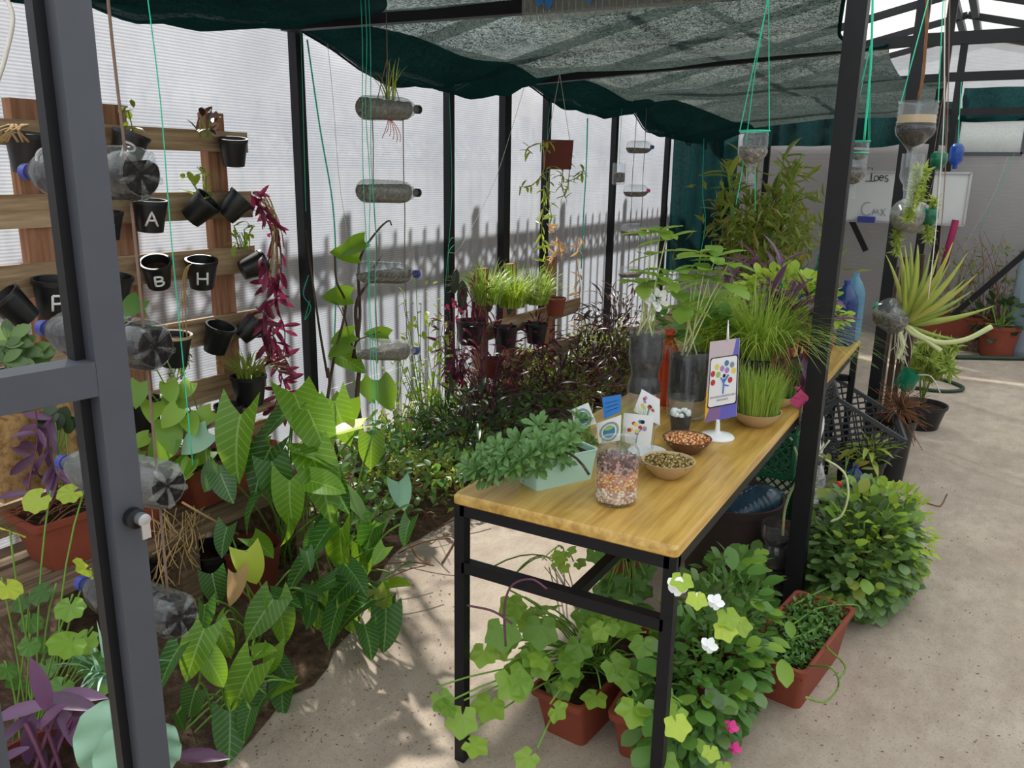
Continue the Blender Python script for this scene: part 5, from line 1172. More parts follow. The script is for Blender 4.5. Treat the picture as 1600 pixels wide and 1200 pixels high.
# ------------------------------------------------------------------ second pallet further along the wall
pa2 = thing('pallet_rack', 'second small pallet further along the wall behind wine-red and grassy plants', 'pallet', (-2.74, 5.1, 0)); o = origin(pa2)
for px in (757, 800, 862): y = at(px, 560, x=-2.75).y; MB().box((-2.775-o.x, y-o.y, .5), (.045, .1, 1.0)).build('upright', 'pallet_wood_up', pa2)
for py in (498, 560, 615): q = at(830, py, x=-2.74); MB().box((0, 0, q.z), (.02, 1.5, .11)).build('slat', 'pallet_wood_long', pa2)
for px, py, r, m, lab in ((735, 500, .085, 'pot_black', 'black pot in a white wire ring on the second pallet'), (868, 465, .075, 'terracotta', 'small terracotta pot at the right end of the second pallet'), (790, 510, .08, 'pot_black', 'dark pot under the grassy tuft on the second pallet'), (838, 505, .08, 'pot_black', 'dark pot with trailing grass on the second pallet'), (770, 560, .07, 'terracotta_dark', 'brown pot low on the second pallet')):
    c = at(px, py, x=-2.62); roundpot('rack_pot', lab, c-V((0, 0, r*1.7)), r, r*1.7, m, group='pots on the second pallet')
for px, py, n, m in ((760, 475, 110, 'leaf_grass'), (800, 480, 150, 'leaf_lime'), (838, 475, 130, 'leaf_grass')):
    t = thing('chive_tuft', {760: 'left', 800: 'middle', 838: 'right'}[px]+' bright grassy tuft on the second pallet', 'plant', at(px, py, x=-2.6), 0, 'grassy tufts on the second pallet'); grass(t, origin(t), n*2, .32, .30, m, .008, .65, r0=.08, seg=6)
t = thing('prickly_pear', 'flat oval cactus pads above the wire-ringed pot', 'cactus', at(735, 490, x=-2.62)); o = origin(t)
for px, py, s in ((711, 440, .07), (722, 462, .09), (765, 470, .07), (798, 475, .07), (795, 424, .05)): p = at(px, py, x=-2.6); MB().ball(p-o, 1, n=14, k=9, sc=(.014, s*.55, s), rot=Matrix.Rotation(R.uniform(-.4, .4), 3, 'X')).build('pad', 'leaf_deep' if px != 795 else 'leaf_lime', t, True)
def wine(px, py, rad, n, lab, m='leaf_wine', X=-2.6, s=.075, shape='lance'):
    c = at(px, py, x=X); t = thing('wine_plant', lab, 'plant', V((c.x, c.y, c.z-rad[2])), 0, 'wine-red plants'); it = dome(c, rad, n, s, low=-1)
    for p, d, up, q in it: leaf(t, shape, m, p, d, up, q)
    stems(t, origin(t), it, 'stem_purple', .0025, every=4)
wine(715, 530, (.1, .16, .24), 110, 'magenta-leaved plant at the left end of the second pallet')
wine(762, 580, (.14, .32, .34), 260, 'dense wine-red plant hanging below the second pallet'); wine(745, 465, (.08, .1, .1), 40, 'wine-red shoots behind the cactus pads'); wine(842, 540, (.1, .18, .2), 90, 'dark wine plant right of the second pallet')
for k, (px, py, rad, n, m, lab) in enumerate(((800, 640, (.35, .4, .22), 130, 'leaf_dusk', 'dusky dark-leaved bush right below the second pallet'), (880, 610, (.35, .5, .28), 130, 'leaf_dusk', 'dusky dark-leaved bush in the middle of the bed'), (930, 560, (.3, .5, .35), 120, 'leaf_dusk', 'tall dusky bush left of the waisted planter'), (740, 660, (.3, .35, .18), 110, 'leaf_deep', 'low dark green bush at the bed edge'), (850, 670, (.32, .4, .2), 120, 'leaf_deep', 'low dark green bush behind the mint planter'), (960, 500, (.25, .4, .3), 80, 'leaf_dusk', 'sparse dusky bush before the fifth wall post'), (930, 640, (.3, .4, .2), 100, 'leaf_dusk', 'dusky bush behind the paper tags'))):
    c = at(px, py, x=-2.35 if k not in (2, 5) else -2.45); t = thing('dusky_bush', lab, 'shrub', V((c.x, c.y, .06)), 0, 'dusky bushes on the bed')
    it = dome(c, rad, n, .11, low=-.6)
    for p, d, up, s in it: leaf(t, 'lance2', m, p, d, up, s)
    joined(t, 'inner_leaves', 'tinylance', m, dome(c-V((0, 0, rad[2]*.5)), (rad[0], rad[1], rad[2]*1.1), 420, .085, low=-1, inner=.2)); stems(t, origin(t), it, 'stem_purple', .003, every=5)
for k, (px, py, lab) in enumerate(((918, 570, 'brown pot among the dusky bushes'), (865, 590, 'reddish pot right of the second pallet'), (975, 545, 'brown pot left of the waisted planter'))): roundpot('floor_pot', lab, at(px, py, x=-2.5)-V((0, 0, .2)), .11, .2, 'terracotta_dark')
# dried stalks hanging by the wall
for k, (px, y0, y1, m, lab) in enumerate(((850, 290, 440, 'leaf_lime', 'pale trailing shoots along the fourth wall post'), (902, 370, 520, 'leaf_dead', 'dry orange-brown stalk against the wall right of the pots'), (868, 350, 400, 'leaf_dead', 'withered tuft under the hanging brown pot'))):
    P = [at(px+R.uniform(-6, 6), y0+(y1-y0)*j/4, x=-2.7) for j in range(5)]; trailer('dried_trailer', lab, P, 26, m, 'dry_straw', .09, 'lance2', group='dried trailing stalks')
# hanging brown square pot
c = at(871, 242, x=-2.35); t = thing('hanging_pot', 'square brown pot hung by cords in front of the wall with trailing shoots', 'pot', c); s = 46*px2m(c)
MB().box((0, 0, 0), (s, s, s*.95), Matrix.Rotation(math.radians(30), 3, 'Z'), taper=.9).build('body', 'terracotta_dark', t)
for dx, dy in ((-.5, .2), (.5, -.1)): MB().tube([V((dx*s, dy*s, s*.45)), V((.0, 0, s*2.6))], .0016, 4).build('sling_cord', 'rope_white', t)
tt = thing('trailing_shoots', 'pale green shoots trailing from the hanging square pot', 'plant', c+V((0, 0, .07))); o = origin(tt); b = MB()
for pts in ([(858, 222), (840, 225), (825, 232), (832, 240)], [(852, 235), (848, 270), (830, 290), (812, 292)], [(886, 235), (890, 260), (885, 300), (870, 310)], [(860, 260), (856, 300), (862, 340)], [(885, 285), (905, 275), (912, 265)], [(880, 262), (878, 290), (884, 310)]):
    P = curve([at(px, py, x=-2.3) for px, py in pts], 5); b.tube([p-o for p in P], .003, 4)
    for j in range(14): p = R.choice(P); leaf(tt, 'lance', 'leaf_lime', p, sph(), s=R.uniform(.04, .075))
b.build('stem', 'dry_straw', tt, True, kind='stuff')
c = at(967, 268, x=-2.55); t = cutbottle('hanging_cut_bottle', 'small clear cut bottle hanging before the fifth wall post', c-V((0, 0, .1)), .05, .16, soil=(.1, .6), fill='perlite', waist=False); MB().tube([V((0, 0, .16)), V((0, 0, .6))], .0015, 4).build('sling_cord', 'twine_green', t)
# ================================================================== UNDER AND BESIDE THE TABLE
def fl(px, py): return at(px, py, z=0)
f1, f2 = fl(872, 1180), fl(972, 1205)
tr1 = trough('trough_planter', 'terracotta trough under the table front, left of the pair', V((f1.x, f1.y+.27, 0)), .5, .17, .165, math.radians(84)); tr2 = trough('trough_planter', 'terracotta trough under the table front, right of the pair', V((f2.x+.02, f2.y+.26, 0)), .5, .17, .165, math.radians(93))
rp = fl(975, 930); roundpot('floor_pot', 'round terracotta pot behind the troughs under the table', rp, .10, .19, 'terracotta')
IV = [(785, 985, 62, 1.95), (845, 982, 60, 2.0), (765, 1102, 60, 1.9), (800, 1062, 66, 1.95), (722, 1122, 56, 1.85), (690, 1092, 42, 1.85), (812, 1048, 50, 2.0), (880, 1075, 40, 2.05), (905, 1010, 48, 2.05), (925, 985, 52, 2.1), (990, 1110, 62, 1.85), (870, 1110, 40, 1.9), (740, 1165, 46, 1.8), (825, 1185, 44, 1.8), (930, 1090, 46, 2.0), (915, 940, 44, 2.1, 'leaf_mid'), (940, 930, 44, 2.15, 'leaf_mid'), (890, 1040, 44, 2.0), (755, 1020, 46, 2.0), (848, 1040, 44, 2.0), (1055, 1115, 48, 1.78, 'leaf_ivy'), (1040, 1190, 44, 1.75, 'leaf_ivy'), (700, 1105, 38, 1.83), (960, 1040, 50, 2.0)]
palmplant('ivy geranium with lobed pale green leaves spilling from the troughs under the table', V((f1.x, f1.y+.25, .15)), IV, 'leaf_ivy', 'palm5', extra=46, box=(780, 940, 1010, 1110), hs=(1.95, 2.25), size=(30, 50))
palmplant('small seedling with toothed leaves standing behind the stretcher', V((rp.x-.35, rp.y+.1, .02)), [(875, 868, 26, 2.7), (890, 862, 26, 2.7), (868, 880, 22, 2.7), (905, 880, 24, 2.7), (882, 885, 22, 2.7), (795, 900, 26, 2.2, 'leaf_heart'), (775, 892, 26, 2.2, 'leaf_heart'), (800, 910, 24, 2.2)], 'leaf_ivy', 'palm5', 'seedling')
palmplant('geranium in the round terracotta pot under the table', V((rp.x, rp.y, .16)), [(930, 865, 34, 2.9), (1000, 870, 34, 2.9), (1010, 890, 40, 2.85), (960, 905, 40, 2.75), (995, 920, 44, 2.7), (945, 920, 40, 2.7), (1000, 950, 44, 2.6)], 'leaf_mid', 'palm5', extra=14, box=(930, 900, 1015, 960), hs=(2.6, 2.85), size=(28, 40))
b = MB(); t = thing('vine_tendril', 'curling vine tendril looped over the table stretcher', 'plant', at(860, 912, y=TY0)); o = origin(t)
for pts in ([(790, 1010), (788, 950), (800, 915), (830, 905), (855, 920)], [(730, 946), (770, 955), (800, 975)]): b.tube([p-o for p in curve([at(px, py, y=TY0-.03) for px, py in pts], 6)], .003, 5)
b.build('stem', 'stem_purple', t, True)
# white and pink flowering balsam on the right of the front leg
cc = V((-.56, 2.22, .22)); t = thing('balsam_bush', 'bushy balsam with white and pink flowers right of the front table leg', 'plant', V((cc.x, cc.y, .02)))
its = [i for i in dome(cc, (.15, .48, .26), 300, .06, .25, inner=.75, low=-.9)]
for p, d, up, s in its:
    if p.z < .03: p.z = .03+R.random()*.1
    leaf(t, 'round', R.choice(('leaf_mid', 'leaf_mid', 'leaf_jade', 'leaf_ivy')), p, d, up, s)
joined(t, 'inner_leaves', 'oval', 'leaf_mid', [(V((p.x, p.y, max(.03, p.z))), d, u, s) for p, d, u, s in dome(cc-V((0, 0, .05)), (.15, .46, .24), 1800, .042, low=-.9, inner=.2)], True); stems(t, origin(t), its, 'stem_green', .003, every=6)
for px, py, m in ((1056, 918, 'petal_white'), (1087, 940, 'petal_white'), (1117, 942, 'petal_white'), (1107, 1010, 'petal_white'), (1197, 1030, 'petal_white'), (1206, 1054, 'petal_white'), (1142, 1137, 'petal_pink'), (1147, 1170, 'petal_pink')):
    d = (at(px, py, d=1)-CAMP).normalized(); p = at(px, py, x=-.42); f = MB()
    for k in range(5): a = k*1.257; f.addm(SH['round'], frame(V((math.cos(a), .3, math.sin(a))), V((.4, -.8, .4))).to_4x4() @ Matrix.Scale(.022, 4))
    o = origin(t); link('flower', f.mesh('flower', m, True), t, loc=p-o)
for px, py in ((1065, 890), (1088, 920), (1110, 1160), (1130, 1185)): leaf(t, 'palm5', 'leaf_lime', at(px, py, x=-.42), V((.2, -.5, -.3)), V((.3, -.6, .7)), .05)
for k, (px, py) in enumerate(((1130, 945), (1150, 960), (1125, 965), (1050, 1110))): leaf(t, 'palm5', 'leaf_lime', at(px, py, x=-.41), V((.4, -.4, -.4)), V((.3, -.7, .7)), .06)
roundpot('floor_pot', 'terracotta pot hidden under the balsam bush', V((cc.x-.02, cc.y, 0)), .12, .18, 'terracotta_dark')
# long trough on the right with seedlings
A, B = at(1258, 1052, z=.165), at(1336, 950, z=.165); u = (B-A).normalized(); Lr = (B-A).length; wv = V((-u.y, u.x, 0)); Wd = .2
cr_ = A+u*Lr/2+wv*Wd/2; rzr = math.atan2(u.y, u.x)
trough('trough_planter', 'long terracotta trough of seedlings at the aisle, nearest to the viewer', V((cr_.x, cr_.y, 0)), Lr, Wd, .165, rzr, soil=.75)
t = thing('seedling_bed', 'fine green seedlings filling the long trough at the aisle', 'plant', V((cr_.x, cr_.y, .12)))
o = V((cr_.x, cr_.y, .12)); it = []
for _ in range(900): q = o+u*R.uniform(-.45, .45)*Lr+wv*R.uniform(-.42, .42)*Wd; it.append((q+V((0, 0, R.uniform(.0, .06))), sph()+V((0, 0, .4)), V((0, 0, 1))+rv(.5), R.uniform(.014, .03)))
joined(t, 'seedlings', 'tiny', 'leaf_mid', it)
b = MB()
for pts in ([(1240, 975), (1280, 950), (1335, 945), (1345, 955)], [(1190, 955), (1230, 965), (1245, 968)], [(1230, 1000), (1270, 985), (1285, 970), (1280, 960)], [(1290, 1010), (1320, 1040), (1312, 1060)], [(1265, 1040), (1300, 1045), (1310, 1072), (1290, 1096), (1260, 1090)], [(1240, 945), (1300, 915), (1335, 905)]): b.tube([p-o for p in curve([at(px, py, z=.17) if py < 1045 else at(px, py, x=-.2) for px, py in pts], 6)], .003, 5)
b.build('long_leaf', 'stem_green', t, True, kind='stuff')
for px, py, s in ((1222, 1030, .1), (1232, 970, .07), (1165, 965, .09)): leaf(t, 'oval', 'leaf_ivy', at(px, py, z=.2), V((.2, -.5, -.1)), V((.1, -.3, 1)), s)
trough('trough_planter', 'dark terracotta trough set crosswise behind the seedling trough', at(1300, 935, z=0)+V((-.06, .28, 0)), .42, .2, .17, math.radians(35), 'terracotta_dark')
# jade bush at the aisle
cj = V((-.28, 3.3, .20)); t = thing('jade_bush', 'wide bush of rounded grey-green leaves beside the aisle', 'shrub', V((cj.x, cj.y, .02)))
its = dome(cj, (.21, .40, .20), 300, .056, .2, inner=.8, low=-.8)
for p, d, up, s in its: p.z = max(p.z, .04); leaf(t, 'round', R.choice(('leaf_jade', 'leaf_jade', 'leaf_ivy', 'leaf_small')), p, d, up, s)
joined(t, 'inner_leaves', 'round', 'leaf_jade', [(V((p.x, p.y, max(.03, p.z))), d, u_, s) for p, d, u_, s in dome(cj-V((0, 0, .04)), (.21, .40, .2), 1500, .05, low=-.9, inner=.3)], True); joined(t, 'pale_tips', 'tiny', 'leaf_lime', dome(cj+V((.07, .1, 0)), (.17, .3, .2), 260, .05, low=-.6, inner=.85)); stems(t, origin(t), its, 'stem_green', .004, every=6)
roundpot('floor_pot', 'dark blue glazed pot under the jade bush', V((cj.x, cj.y, 0)), .13, .16, 'pot_black')
# tub with a blue bottle
ct = fl(1150, 915); ct = V((-.78, 3.2, 0)); ht_ = .335; rt_ = .205
t = thing('round_tub', 'large dark brown round tub under the table', 'tub', ct); MB().lathe([(.001, 0), (rt_*.82, 0), (rt_*.97, ht_*.9), (rt_*1.02, ht_*.9), (rt_*1.04, ht_), (rt_*.98, ht_), (rt_*.93, ht_*.85), (rt_*.8, .02), (.001, .02)], 40).build('body', 'tub_brown', t, 40)
bottle('plastic_bottle', 'large blue water bottle lying tilted in the brown tub', at(1130, 818, y=3.12), at(1225, 768, y=3.32), .08, 'teal_plastic', None)
bottle('plastic_bottle', 'crumpled clear bottle beside the blue one in the tub', at(1128, 800, y=3.3), at(1190, 762, y=3.42), .05, 'pale_blue_plastic', None)
# stacked cut bottles with a pale bare stem
cs = V((-.545, 2.86, 0)); cs = fl(1200, 938); h_ = .19
cutbottle('bottle_planter', 'lower of two stacked cut bottles of dark soil beside the tub', cs, .062, .15, soil=(.05, .9), waist=True); cutbottle('bottle_planter', 'upper of two stacked cut bottles, clear rim, beside the tub', cs+V((.005, .01, .15)), .06, .17, soil=(.05, .72), waist=True)
t = thing('bare_stem', 'pale bare stem bending up from the stacked cut bottles', 'plant', cs+V((.02, 0, .29))); o = origin(t); ys_ = cs.y; b = MB()
for pts, r in (([(1222, 852), (1226, 800), (1235, 770), (1247, 745), (1246, 715), (1241, 698)], .005), ([(1247, 748), (1262, 725), (1282, 705), (1296, 688)], .0035), ([(1290, 718), (1310, 730), (1322, 745), (1325, 775), (1315, 805), (1298, 815)], .0045)): b.tube([p-o for p in curve([at(px, py, y=ys_+.02) for px, py in pts], 6)], r, 6)
b.build('stem', 'stem_pale', t, True)
# lattice crates
def crate(label, c, size, rot, m, cell=.045, bar=.006):
    t = thing('plastic_crate', label, 'crate', c, 0, 'plastic crates'); t.rotation_mode = 'QUATERNION'; t.rotation_quaternion = rot; sx, sy, sz = size
    def wall(nm, o, u, v, lu, lv):
        b = MB(); o, u, v = V(o), V(u), V(v); n = int((lu+lv)/cell)
        for k in range(1, n):
            s = k*cell; a = (s, 0) if s <= lu else (lu, s-lu); e = (0, s) if s <= lv else (s-lv, lv)
            b.bar(o+u*a[0]+v*a[1], o+u*e[0]+v*e[1], bar, bar, u.cross(v)); b.bar(o+u*(lu-a[0])+v*a[1], o+u*(lu-e[0])+v*e[1], bar, bar, u.cross(v))
        for a, e in (((0, 0), (lu, 0)), ((0, lv), (lu, lv)), ((0, 0), (0, lv)), ((lu, 0), (lu, lv))): b.bar(o+u*a[0]+v*a[1], o+u*e[0]+v*e[1], bar*2.6, bar*2, u.cross(v))
        b.build(nm, m, t)
    for sg_ in (-1, 1): wall('lattice_side', (-sx/2, sg_*sy/2, 0), (1, 0, 0), (0, 0, 1), sx, sz); wall('lattice_end', (sg_*sx/2, -sy/2, 0), (0, 1, 0), (0, 0, 1), sy, sz)
    wall('lattice_base', (-sx/2, -sy/2, .004), (1, 0, 0), (0, 1, 0), sx, sy); return t
crate('green lattice crate on the floor under the middle of the table', V((-.82, 3.85, 0)), (.36, .5, .3), Quaternion((0, 0, 1), .1), 'crate_green'); crate('second green lattice crate stacked under the table', V((-.80, 3.80, .31)), (.34, .48, .2), Quaternion((0, 0, 1), .05), 'crate_green')
crate('grey lattice crate leaning on its side under the far end of the table', at(1316, 705, y=4.5)+V((-.06, 0, 0)), (.4, .3, .30), Quaternion((0, 1, 0), .55) @ Quaternion((0, 0, 1), .3), 'crate_grey', .05, .008)
crate('black crate standing behind the leaning grey crate', V((-.82, 4.75, .0)), (.34, .34, .4), Quaternion((0, 0, 1), .2), 'pot_black', .06, .007)
t = thing('foil_bag', 'crumpled silver foil bag beside the black post', 'bag', at(1264, 790, y=3.55)); o = origin(t); o.z = 0; t.location.z = 0; vs = []
for i in range(13):
    for j in range(9):
        z = .42*i/12; a = 2*math.pi*j/8; r = (.085+.02*math.sin(i*1.1+j*2))*(1-.35*(i/12)**2); vs.append(V((r*math.cos(a)*.7, r*math.sin(a), z)))
MB().add(vs, [(i*9+j, i*9+j+1, i*9+j+10, i*9+j+9) for i in range(12) for j in range(8)]).build('sheet', 'foil', t)
t = thing('folded_bag', 'white plastic bag slumped against the green crate', 'bag', V((-.60, 3.95, 0))); vs = []
for i in range(11):
    for j in range(11):
        z = .5*i/10; a = 2*math.pi*j/10; r = (.1+.025*math.sin(i*1.7+j*2.3))*(1-.4*(i/10)**2); vs.append(V((r*math.cos(a)*.5, r*math.sin(a)*1.1, z)))
MB().add(vs, [(i*11+j, i*11+j+1, i*11+j+12, i*11+j+11) for i in range(10) for j in range(10)]).build('sheet', 'fold_bag', t, True)
bottle('plastic_bottle', 'blue bottle standing in the shade behind the foil bag', V((-.42, 4.1, 0)), V((-.42, 4.1, .26)), .05, 'blue_plastic', 'cap_blue')
pc_ = fl(1358, 778); roundpot('floor_pot', 'black pot with spiky leaves at the aisle behind the jade bush', pc_+V((-.03, .02, .0)), .085, .2); t = thing('spiky_succulent', 'spiky yellow-green succulent in the black pot at the aisle', 'plant', pc_+V((-.03, .02, .18)))
for _ in range(90): u_ = sph(); u_.z = abs(u_.z)*1.2+.15; leaf(t, R.choice(('stick', 'lance2')), 'leaf_fern', origin(t)+V((u_.x*.05, u_.y*.05, R.uniform(0, .09))), u_, s=R.uniform(.06, .14))
t = thing('red_bloom_plant', 'small plant with a red flower in front of the foil bag', 'plant', at(1318, 800, y=3.75)); o = origin(t); o.z = 0; t.location.z = 0; c = at(1315, 745, y=3.75); it = dome(c, (.1, .12, .1), 50, .05, low=-1)
for p, d, up, s in it: leaf(t, 'oval', 'leaf_olive', p, d, up, s)
stems(t, V((c.x, c.y, 0)), it, 'stem_green', .002, every=4); MB().ball(at(1310, 757, y=3.62)-origin(t), .016, n=8, k=6).build('flower', 'petal_red', t, True)
for k, (px, py) in enumerate(((1400, 980), (1370, 960), (1412, 980), (1130, 640))):
    pass
# small litter on the aisle floor
for k, (pts, lab) in enumerate((([(1415, 800), (1440, 785), (1455, 788), (1470, 790), (1480, 772)], 'thin dry twig lying on the aisle floor'), ([(690, 880), (705, 855), (712, 840)], 'short straw on the floor behind the table leg'), ([(640, 850), (655, 872), (672, 880)], 'pale curled stalk at the bed edge'))): rope('fallen_twig', [at(px, py, z=.006) for px, py in pts], .003, 'dry_root' if k != 2 else 'dry_straw', lab, 'twig', 'twigs on the floor')
b = MB()
for _ in range(420):
    k = R.random(); p = at(R.uniform(1230, 1600), R.uniform(700, 1190), z=.002) if k < .5 else at(R.uniform(400, 720), R.uniform(860, 1190), z=.002); a = R.uniform(0, 6.3); l = R.uniform(.002, .009); b.bar(p, p+V((math.cos(a)*l, math.sin(a)*l, .001)), .002, .0015)
b.build('floor_litter', 'dry_root', None, kind='stuff', label='crumbs of soil and leaf scattered on the concrete floor', cat='litter')
# ================================================================== HANGING THINGS ON THE RIGHT
def slung(name, label, px, y0, y1, w_px, h, sling, m='clear_plastic', fill='perlite', band=(.1, .6), neck=True, group='cut bottles hung from green twine', cat='planter', top=None):
    """bottle cut open and hung neck down from a twine sling; y0 rim, y1 shoulder end in the photograph"""
    c0, c1 = at(px, y0, h=h), at(px, y1, h=h); H = c0.z-c1.z; r = w_px/2*px2m(c0); t = thing(name, label, cat, V((c0.x, c0.y, c0.z-H)), 0, group)
    P = [(.012, -.04), (.013, 0), (.016, H*.05), (r*.55, H*.16), (r*.92, H*.32), (r, H*.42)]+[q for k in range(5) for q in ((r, H*(.5+.1*k)-.003), (r*.95, H*(.5+.1*k)+.003))]+[(r, H)]
    if not neck: P = P[2:]
    MB().lathe(P, 22).build('shell', m, t, 50)
    if fill:
        z0, z1 = H*band[0], H*band[1]; Q = [(.001, z0)]+[(q[0]*.94, q[1]) for q in P if z0 <= q[1] <= z1]+[(.001, z1)]; MB().lathe(Q, 18).build('soil', fill, t, True)
    if sling:
        tp = at(*sling, h=h)-origin(t); b = RT
        for sgn in (-1, 1): MB().tube([V((0, 0, H))+b*sgn*r, tp], .0014, 5).build('sling_twine', 'twine_green', t)
        MB().tube([V((r*1.02*math.cos(k*.4), r*1.02*math.sin(k*.4), H*.985)) for k in range(17)], .002, 4).build('twine_ring', 'twine_green', t)
    return t
slung('hanging_cut_bottle', 'cut bottle of pale gravel hung from a green twine triangle above the grass tuft', 1179, 204, 262, 46, 2.35, (1201, -6))
t = slung('hanging_cut_bottle', 'smaller upper cut bottle of the double one hung right of the first black post', 1344, 220, 254, 30, 3.4, (1360, 70)); slung('hanging_cut_bottle', 'lower cut bottle of the double one hung right of the first black post', 1338, 238, 294, 36, 3.4, (1360, 70))
slung('hanging_cut_bottle', 'largest hanging bottle with bands of pale and dark earth near the second black post', 1436, 158, 236, 60, 2.45, None, band=(.08, .55), fill='bottle_soil')
t = bpy.data.objects['hanging_cut_bottle.004'] if 'hanging_cut_bottle.004' in bpy.data.objects else bpy.data.objects['hanging_cut_bottle.003']
o = origin(t); c0 = at(1436, 158, h=2.45); r = 30*px2m(c0); H = c0.z-o.z; MB().lathe([(.001, H*.56), (r*.93, H*.56), (r*.93, H*.72), (.001, H*.74)], 18).build('pale_layer', 'bowl_clay', t, 40)
for a, e in (((1408, 160), (1452, -5)), ((1466, 160), (1474, -5))): MB().tube([at(*a, h=2.45)-o, at(*e, h=2.45)-o], .0014, 5).build('sling_twine', 'twine_green', t)
slung('hanging_cut_bottle', 'clear empty bottle neck hanging under the largest bottle', 1428, 240, 300, 34, 2.47, None, fill=None)
for px, py, w_, hh, m, lab, top in ((1467, 250, 26, 3.2, 'green_plastic', 'round green bottle base hanging between the black posts', (1478, 120)), (1452, 338, 26, 3.2, 'green_plastic', 'green bottle base hanging lower, above the aloe', (1468, 250)), (1255, 428, 18, 3.6, 'green_plastic', 'small bright green bottle end left of the first black post', None)):
    c = at(px, py, h=hh); r = w_/2*px2m(c); t = thing('hanging_cup', lab, 'planter', c, 0, 'green bottle bases'); MB().lathe([(.001, -r*1.05), (r*.4, -r*1.1), (r*.75, -r*.8), (r, -r*.1), (r*.95, r*.7), (r*.6, r*1.0), (r*.2, r*1.05), (.001, r*.95)], 18).build('shell', m, t, 50); MB().lathe([(.001, -r*.9), (r*.8, -r*.3), (r*.8, 0), (.001, 0)], 12).build('soil', 'crate_green', t, True)
    if top:
        tp = at(*top, h=hh)-origin(t)
        for s_ in (-1, 1): MB().tube([RT*s_*r*.7+V((0, 0, r*.7)), tp], .0012, 4).build('sling_twine', 'rope_brown', t)
c = at(1492, 258, h=3.6); t = thing('hanging_cup', 'small bright blue bottle hanging neck down on green twine', 'planter', c, 0, None); r = 10*px2m(c); MB().lathe([(.001, -r*.6), (r*.35, -r*.6), (r*.35, 0), (r*.7, r*.3), (r, r*.8), (r*.95, r*1.2), (r, r*1.6), (r, r*2.6), (r*.6, r*3.2), (.001, r*3.3)], 18).build('shell', 'print_blue', t, 50); MB().tube([V((0, 0, r*3.2)), at(1502, 128, h=3.6)-origin(t)], .002, 4).build('sling_twine', 'twine_green', t)
bpy.data.objects[t.name].children[0].data.materials[0] = MAT['blue_plastic']
# bottle lying sideways with its cap to the viewer, fern above and below
a, c = at(1432, 340, h=3.35), at(1408, 334, h=3.08); bottle('hanging_bottle', 'clear bottle lying crosswise near the second black post, cap toward the viewer', a, a+(c-a).normalized()*.26, .058, 'frosted_plastic', 'clear_plastic', 'perlite', .2); 
def fern(label, pts, hh, n, ln, m='leaf_fern', group='hanging ferny shoots'):
    P = curve([at(px, py, h=hh) for px, py in pts], 8); t = thing('ferny_shoot', label, 'plant', P[0], 0, group); o = origin(t); MB().tube([p-o for p in P], .0025, 5).build('stem', 'stem_green', t, True); it = []
    for _ in range(n): i = R.randrange(len(P)-1); it.append((P[i].lerp(P[i+1], R.random()), (sph()+V((0, 0, -.1))).normalized(), sph(), ln*R.uniform(.6, 1.2)))
    joined(t, 'needles', 'tinylance', m, it)
fern('pale ferny shoot hanging below the largest bottle', [(1436, 262), (1430, 290), (1424, 320), (1418, 345)], 3.0, 330, .03); fern('second ferny shoot right of the second black post', [(1446, 262), (1440, 290), (1432, 318)], 3.1, 220, .03); fern('ferny shoot by the lower green bottle base', [(1462, 310), (1456, 330), (1450, 360), (1452, 375)], 3.2, 220, .03); fern('ferny shoot hanging under the crosswise bottle', [(1405, 355), (1402, 375), (1400, 395)], 3.2, 140, .03)
for pts, r, m, lab in (([(1449, -160), (1448, 30), (1446, 70), (1442, 120), (1434, 155)], .004, 'dry_root', 'twisted brown cord above the largest hanging bottle'), ([(1478, -160), (1476, 60), (1474, 200), (1462, 360), (1450, 470)], .0016, 'rope_white', 'pale cord running down beside the second black post'), ([(1485, -160), (1483, 70), (1478, 250), (1466, 420)], .0014, 'rope_brown', 'thin cord beside the hanging green bottle base'), ([(1585, 240), (1560, 300), (1530, 360)], .0016, 'twine_green', 'green twine slanting before the end wall'), ([(1366, -160), (1362, 62), (1358, 130), (1350, 220)], .0035, 'twine_green', 'frayed bunch of green twine above the double bottle'), ([(1575, 245), (1550, 310), (1515, 370), (1500, 400)], .0012, 'rope_white', 'pale thread slanting before the end wall'), ([(1150, 320), (1162, 250), (1180, 110), (1198, 0), (1199, -90)], .0012, 'twine_green', 'green twine left of the twine triangle'), ([(1180, 330), (1180, 262)], .0012, 'twine_green', 'green twine under the gravel bottle')):
    rope('hanging_rope', [at(px, py, y=9.24) if px >= 1499 and pts[0][0] > 1560 else at(px, py, h=2.35 if px < 1200 else 2.6) for px, py in pts], r, m, lab, group='loose cords', smooth=4)
# whiteboard with writing
p, q = at(1327, 268, y=9.05), at(1506, 352, y=9.05); t = thing('whiteboard', 'whiteboard with faint handwriting on the end wall', 'whiteboard', V(((p.x+q.x)/2, 9.05, (p.z+q.z)/2))); W2, H2 = q.x-p.x, p.z-q.z
bd_ = MB().box((0, 0, 0), (W2, .02, H2)).build('board', 'board_white', t)
for a, e in (((-W2/2, H2/2), (W2/2, H2/2)), ((-W2/2, -H2/2), (W2/2, -H2/2)), ((-W2/2, -H2/2), (-W2/2, H2/2)), ((W2/2, -H2/2), (W2/2, H2/2))): MB().bar((a[0], -.012, a[1]), (e[0], -.012, e[1]), .02, .03, V((0, 1, 0))).build('frame', 'metal_silver', t)
def wr(lines, px, py, k, r, m, nm):
    c = at(px, py, y=9.03); strokes(lines, lambda x, y: V((c.x+x*k, 9.034, c.z+y*k))-origin(t), r, nm, m, bd_)
S = 20*px2m(p)
